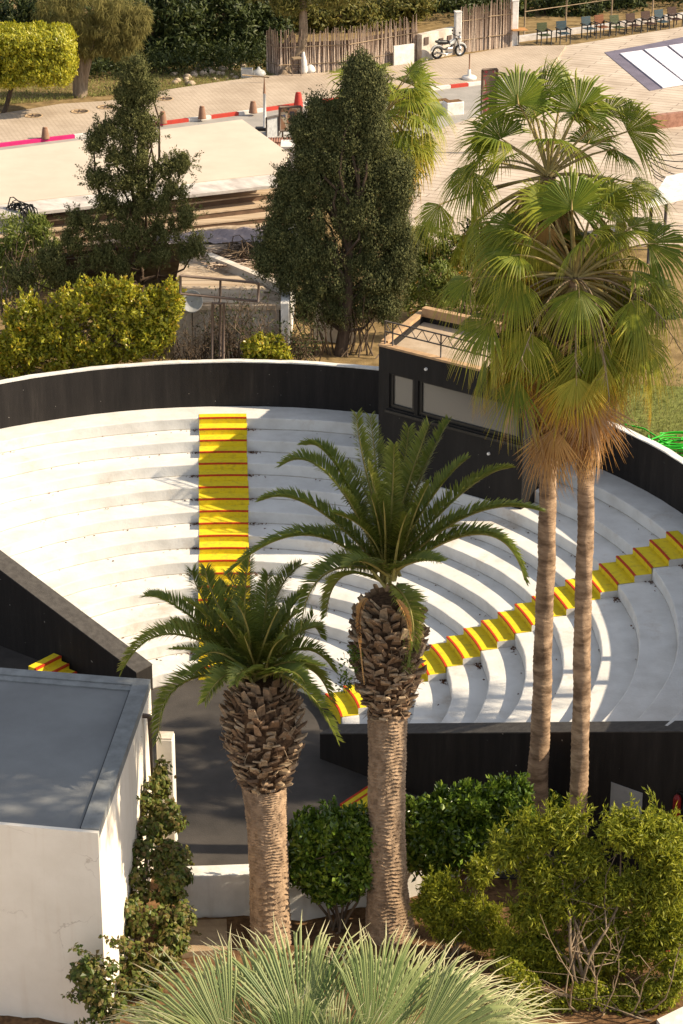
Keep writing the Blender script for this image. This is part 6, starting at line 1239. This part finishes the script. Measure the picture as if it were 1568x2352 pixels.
# undergrowth filling the wood
mb = MB(); rng = np.random.default_rng(141); n = 800; C = np.column_stack([rng.uniform(-19, 22, n), np.zeros(n), GZ+rng.uniform(.1, 2.2, n)]); C[:, 1] = 116.5+C[:, 0]*.22+rng.uniform(0, 8, n)+np.where(C[:, 0] < -3, -1.5, 0)
lump_leaves(mb, C, np.full(n, .7), rng.normal(0, .3, C.shape), 26, .28, .12, rng); tag(mb.build('undergrowth', M['f_dark']), kind='stuff')
mb = MB(); n = 900; C = np.column_stack([rng.uniform(-16, -3, n), np.zeros(n), GZ+rng.uniform(.0, 1.0, n)]); C[:, 1] = np.interp(C[:, 0], [-16, -9, -3], [104.3, 105.2, 107.2])+rng.uniform(0, 6, n)
lump_leaves(mb, C, np.full(n, .45), rng.normal(0, .3, C.shape), 22, .20, .08, rng); tag(mb.build('ground_cover', M['f_dark']), kind='stuff')  # dark leaves put the shade of the wood into the ground colour
# dry grass on the verge
mb = MB(); n = 9000; G = np.column_stack([rng.uniform(-16, -3, n), np.zeros(n), np.full(n, GZ)]); G[:, 1] = np.interp(G[:, 0], [-16, -3], [99.6, 105.0])+rng.uniform(0, 1, n)**1.5*5
leaves(mb, G, np.tile([0, 0, 1.], (n, 1)), .16, .03, jit=.6); tag(mb.build('dry_grass', M['f_grass']), kind='stuff')
# low stone ledge behind the chairs, posts of the wire fence
mb = MB(); a, b = g2(1185, 98), g2(1700, 24); dd = unit((b-a)[:2]); n2 = np.array([-dd[1], dd[0]])*.3; mb.prism([tuple(x) for x in (a[:2], b[:2], b[:2]+n2, a[:2]+n2)], GZ-.02, GZ+.25); tag(mb.build('stone_ledge', M['marble'], loc=tuple(a)), 'low pale stone ledge running behind the row of chairs', 'ledge')
mb = MB()
for x in (1205, 1300, 1405, 1500): c = g2(x, 96-(x-1185)*.145)+np.array([0, .5, 0]); mb.tube([c, c+np.array([.02, 0, 2.1])], .045, 6)
c0, c1 = g2(1205, 94)+np.array([0, .5, 1.3]), g2(1500, 50)+np.array([0, .5, 1.3]); mb.tube([c0, c1], .02, 4)
tag(mb.build('wire_fence', M['twigpale'], loc=tuple(g2(1300, 80))), 'wire fence with thin pale posts behind the row of chairs', 'fence')
# bits and pieces under the bent tree
def small(name, label, cat, x, y, f, m, z=GZ+.13):
    p = g2(x, y, z); mb = MB(); f(mb, p); return tag(mb.build(name, M[m], loc=tuple(p)), label, cat)
st = thing('wooden_stool', 'rough wooden stool leaning by the bent trunk', 'stool', tuple(g2(681, 172, GZ+.13))); p = g2(681, 172, GZ+.13); mb = MB(); mb.bbox(p+Zv*.74, (.42, .36, .05), .3, .01); mb.build('seat', M['twigpale'], st)
for a in (-.17, .17):
    for b in (-.14, .14): mb = MB(); mb.tube([p+np.array([a*1.2, b*1.2, 0]), p+np.array([a, b, .74])], .022, 5); mb.build('leg', M['rust'], st)
mb = MB(); mb.tube([p+np.array([-.19, -.16, .3]), p+np.array([.19, -.16, .3])], .018, 5); mb.tube([p+np.array([-.19, .16, .3]), p+np.array([.19, .16, .3])], .018, 5); mb.build('stretcher', M['rust'], st)
small('white_sack', 'tall white sack standing right of the wooden stool', 'sack', 697, 168, lambda mb, p: mb.lathe([(.15, 0), (.19, .1), (.15, .5), (.08, .8), (.05, .95), (.01, .97)], p, 12), 'coping')
small('white_sack', 'small slumped white sack right of the tall one', 'sack', 712, 166, lambda mb, p: mb.lathe([(.2, 0), (.24, .1), (.18, .25), (.06, .36), (.01, .37)], p, 12), 'coping')
small('plastic_crate', 'grey plastic crate left of the reed fence', 'crate', 567, 176, lambda mb, p: (mb.box(p, (.5, .4, .04)), mb.box(p+np.array([-.24, 0, .041]), (.03, .4, .32)), mb.box(p+np.array([.24, 0, .041]), (.03, .4, .32)), mb.box(p+np.array([0, .185, .041]), (.449, .03, .32)), mb.box(p+np.array([0, -.185, .041]), (.449, .03, .32))), 'bag')
small('grey_sack', 'crumpled pale grey sack left of the reed fence', 'sack', 594, 174, lambda mb, p: mb.lathe([(.25, 0), (.34, .08), (.26, .22), (.10, .30), (.04, .40), (.01, .41)], p, 11), 'bag')
mb = MB(); a, b = g2(556, 172, GZ+.5), g2(618, 178, GZ+.35); mb.tube([a, b], .03, 6); tag(mb.build('plank', M['twigpale'], loc=tuple(a)), 'long thin pale plank lying across the crate and sack', 'plank')
small('white_block', 'small white block lying on the pavement by the pale fan palm top', 'block', 806, 163, lambda mb, p: mb.bbox(p, (.4, .3, .3), .4, .02), 'coping')
mb = MB(); rng = np.random.default_rng(151)
for i in range(60):
    p = g2(rng.uniform(395, 560), rng.uniform(165, 200), GZ); r = rng.uniform(.06, .22); mb.lathe([(r*.8, -.03), (r, r*.3), (r*.6, r*.8), (.01, r*.95)], p+np.array([0, rng.uniform(0, 2), 0]), 6)
tag(mb.build('rubble', M['rock']), kind='stuff')
# rock and white edging at the bottom of the view, unseen tall tree added to shade the roof
rp2 = pY(980, 2350, 38.6); mb = MB(); rng = np.random.default_rng(161); an = np.linspace(0, 2*np.pi, 9, endpoint=False); V = []
zt = max(.45, rp2[2]); 
for z, s in ((-.2, 1.0), (zt*.6, .95), (zt*.93, .7), (zt, .35)):
    for a in an: V.append((rp2[0]+.46*s*math.cos(a)*rng.uniform(.85, 1.15), rp2[1]+.36*s*math.sin(a)*rng.uniform(.85, 1.15), z+rng.normal(0, .03)))
mb.add(V, [[i*9+j, i*9+(j+1) % 9, (i+1)*9+(j+1) % 9, (i+1)*9+j] for i in range(3) for j in range(9)]); mb.f.append((np.array([[27+j for j in range(9)]]), 0)); tag(mb.build('rock', M['rock'], loc=tuple(rp2)), 'tan angular rock at the bottom edge among the pale palm leaves', 'rock')
mb = MB(); P = [pz(x, y, .12)[:2] for x, y in ((1508, 2345), (1600, 2300), (1620, 2330), (1530, 2375))]; s = sum(a[0]*b[1]-b[0]*a[1] for a, b in zip(P, P[1:]+P[:1])); mb.prism([tuple(q) for q in (P if s > 0 else P[::-1])], -.05, .16); tag(mb.build('edging_stone', M['coping'], loc=(*P[0], 0)), 'white edging stone in the bottom right corner', 'stone')

tree('shade_tree', 'tall dense tree outside the view, added to shade the grey roof', (13.5, 43, 0), [(np.array([13.0, 41.0, 18.5]), np.array([2.2, 2.2, 1.8])), (np.array([14.5, 43.5, 20.0]), np.array([2.4, 2.4, 2.0])), (np.array([12.5, 45.8, 18.8]), np.array([2.0, 2.2, 1.8])), (np.array([13.8, 39.0, 20.2]), np.array([2.2, 2.0, 1.8])), (np.array([14.5, 46.5, 21.5]), np.array([2.2, 2.2, 1.8])), (np.array([15.5, 41.5, 22.0]), np.array([2.4, 2.2, 1.8]))], 43, 'f_dark', 60, .5, 40, .26, .12, 190, .35)
# ================================================================== CAMERA + LIGHT
cam = bpy.data.cameras.new('camera'); co = bpy.data.objects.new('camera', cam); COL.objects.link(co); scene.camera = co
co.location = (0, 0, CH); co.rotation_euler = (math.pi/2-PITCH, 0, 0)
cam.sensor_fit = 'VERTICAL'; cam.sensor_height = 36.0; cam.sensor_width = 36.0; cam.lens = F*36.0/2352; cam.clip_start = .5; cam.clip_end = 3000
SUN_EL, SUN_AZ = rad(35.5), rad(-1.5)
sd = Vector((math.cos(SUN_EL)*math.cos(SUN_AZ), math.cos(SUN_EL)*math.sin(SUN_AZ), math.sin(SUN_EL)))
sl = bpy.data.lights.new('sun', 'SUN'); sl.energy = 5.0; sl.angle = rad(.53); sl.color = (1.0, .84, .61)
so = bpy.data.objects.new('sun', sl); COL.objects.link(so); so.rotation_euler = sd.to_track_quat('Z', 'Y').to_euler(); so.location = (30, 45, 40)
w = bpy.data.worlds.new('World'); scene.world = w; w.use_nodes = True; nt = w.node_tree
sky = nt.nodes.new('ShaderNodeTexSky'); sky.sky_type = 'NISHITA'; sky.sun_disc = False; sky.sun_elevation = SUN_EL; sky.sun_rotation = rad(90)-SUN_AZ; sky.dust_density = .9; sky.air_density = 1.0; sky.ozone_density = .3
bg = nt.nodes['Background']; bg.inputs['Strength'].default_value = .12; hs = nt.nodes.new('ShaderNodeHueSaturation'); hs.inputs['Saturation'].default_value = .42; nt.links.new(sky.outputs[0], hs.inputs['Color']); nt.links.new(hs.outputs[0], bg.inputs['Color'])
vs = scene.view_settings; vs.view_transform = 'Standard'; vs.look = 'None'; vs.exposure = .66; vs.gamma = 1.0
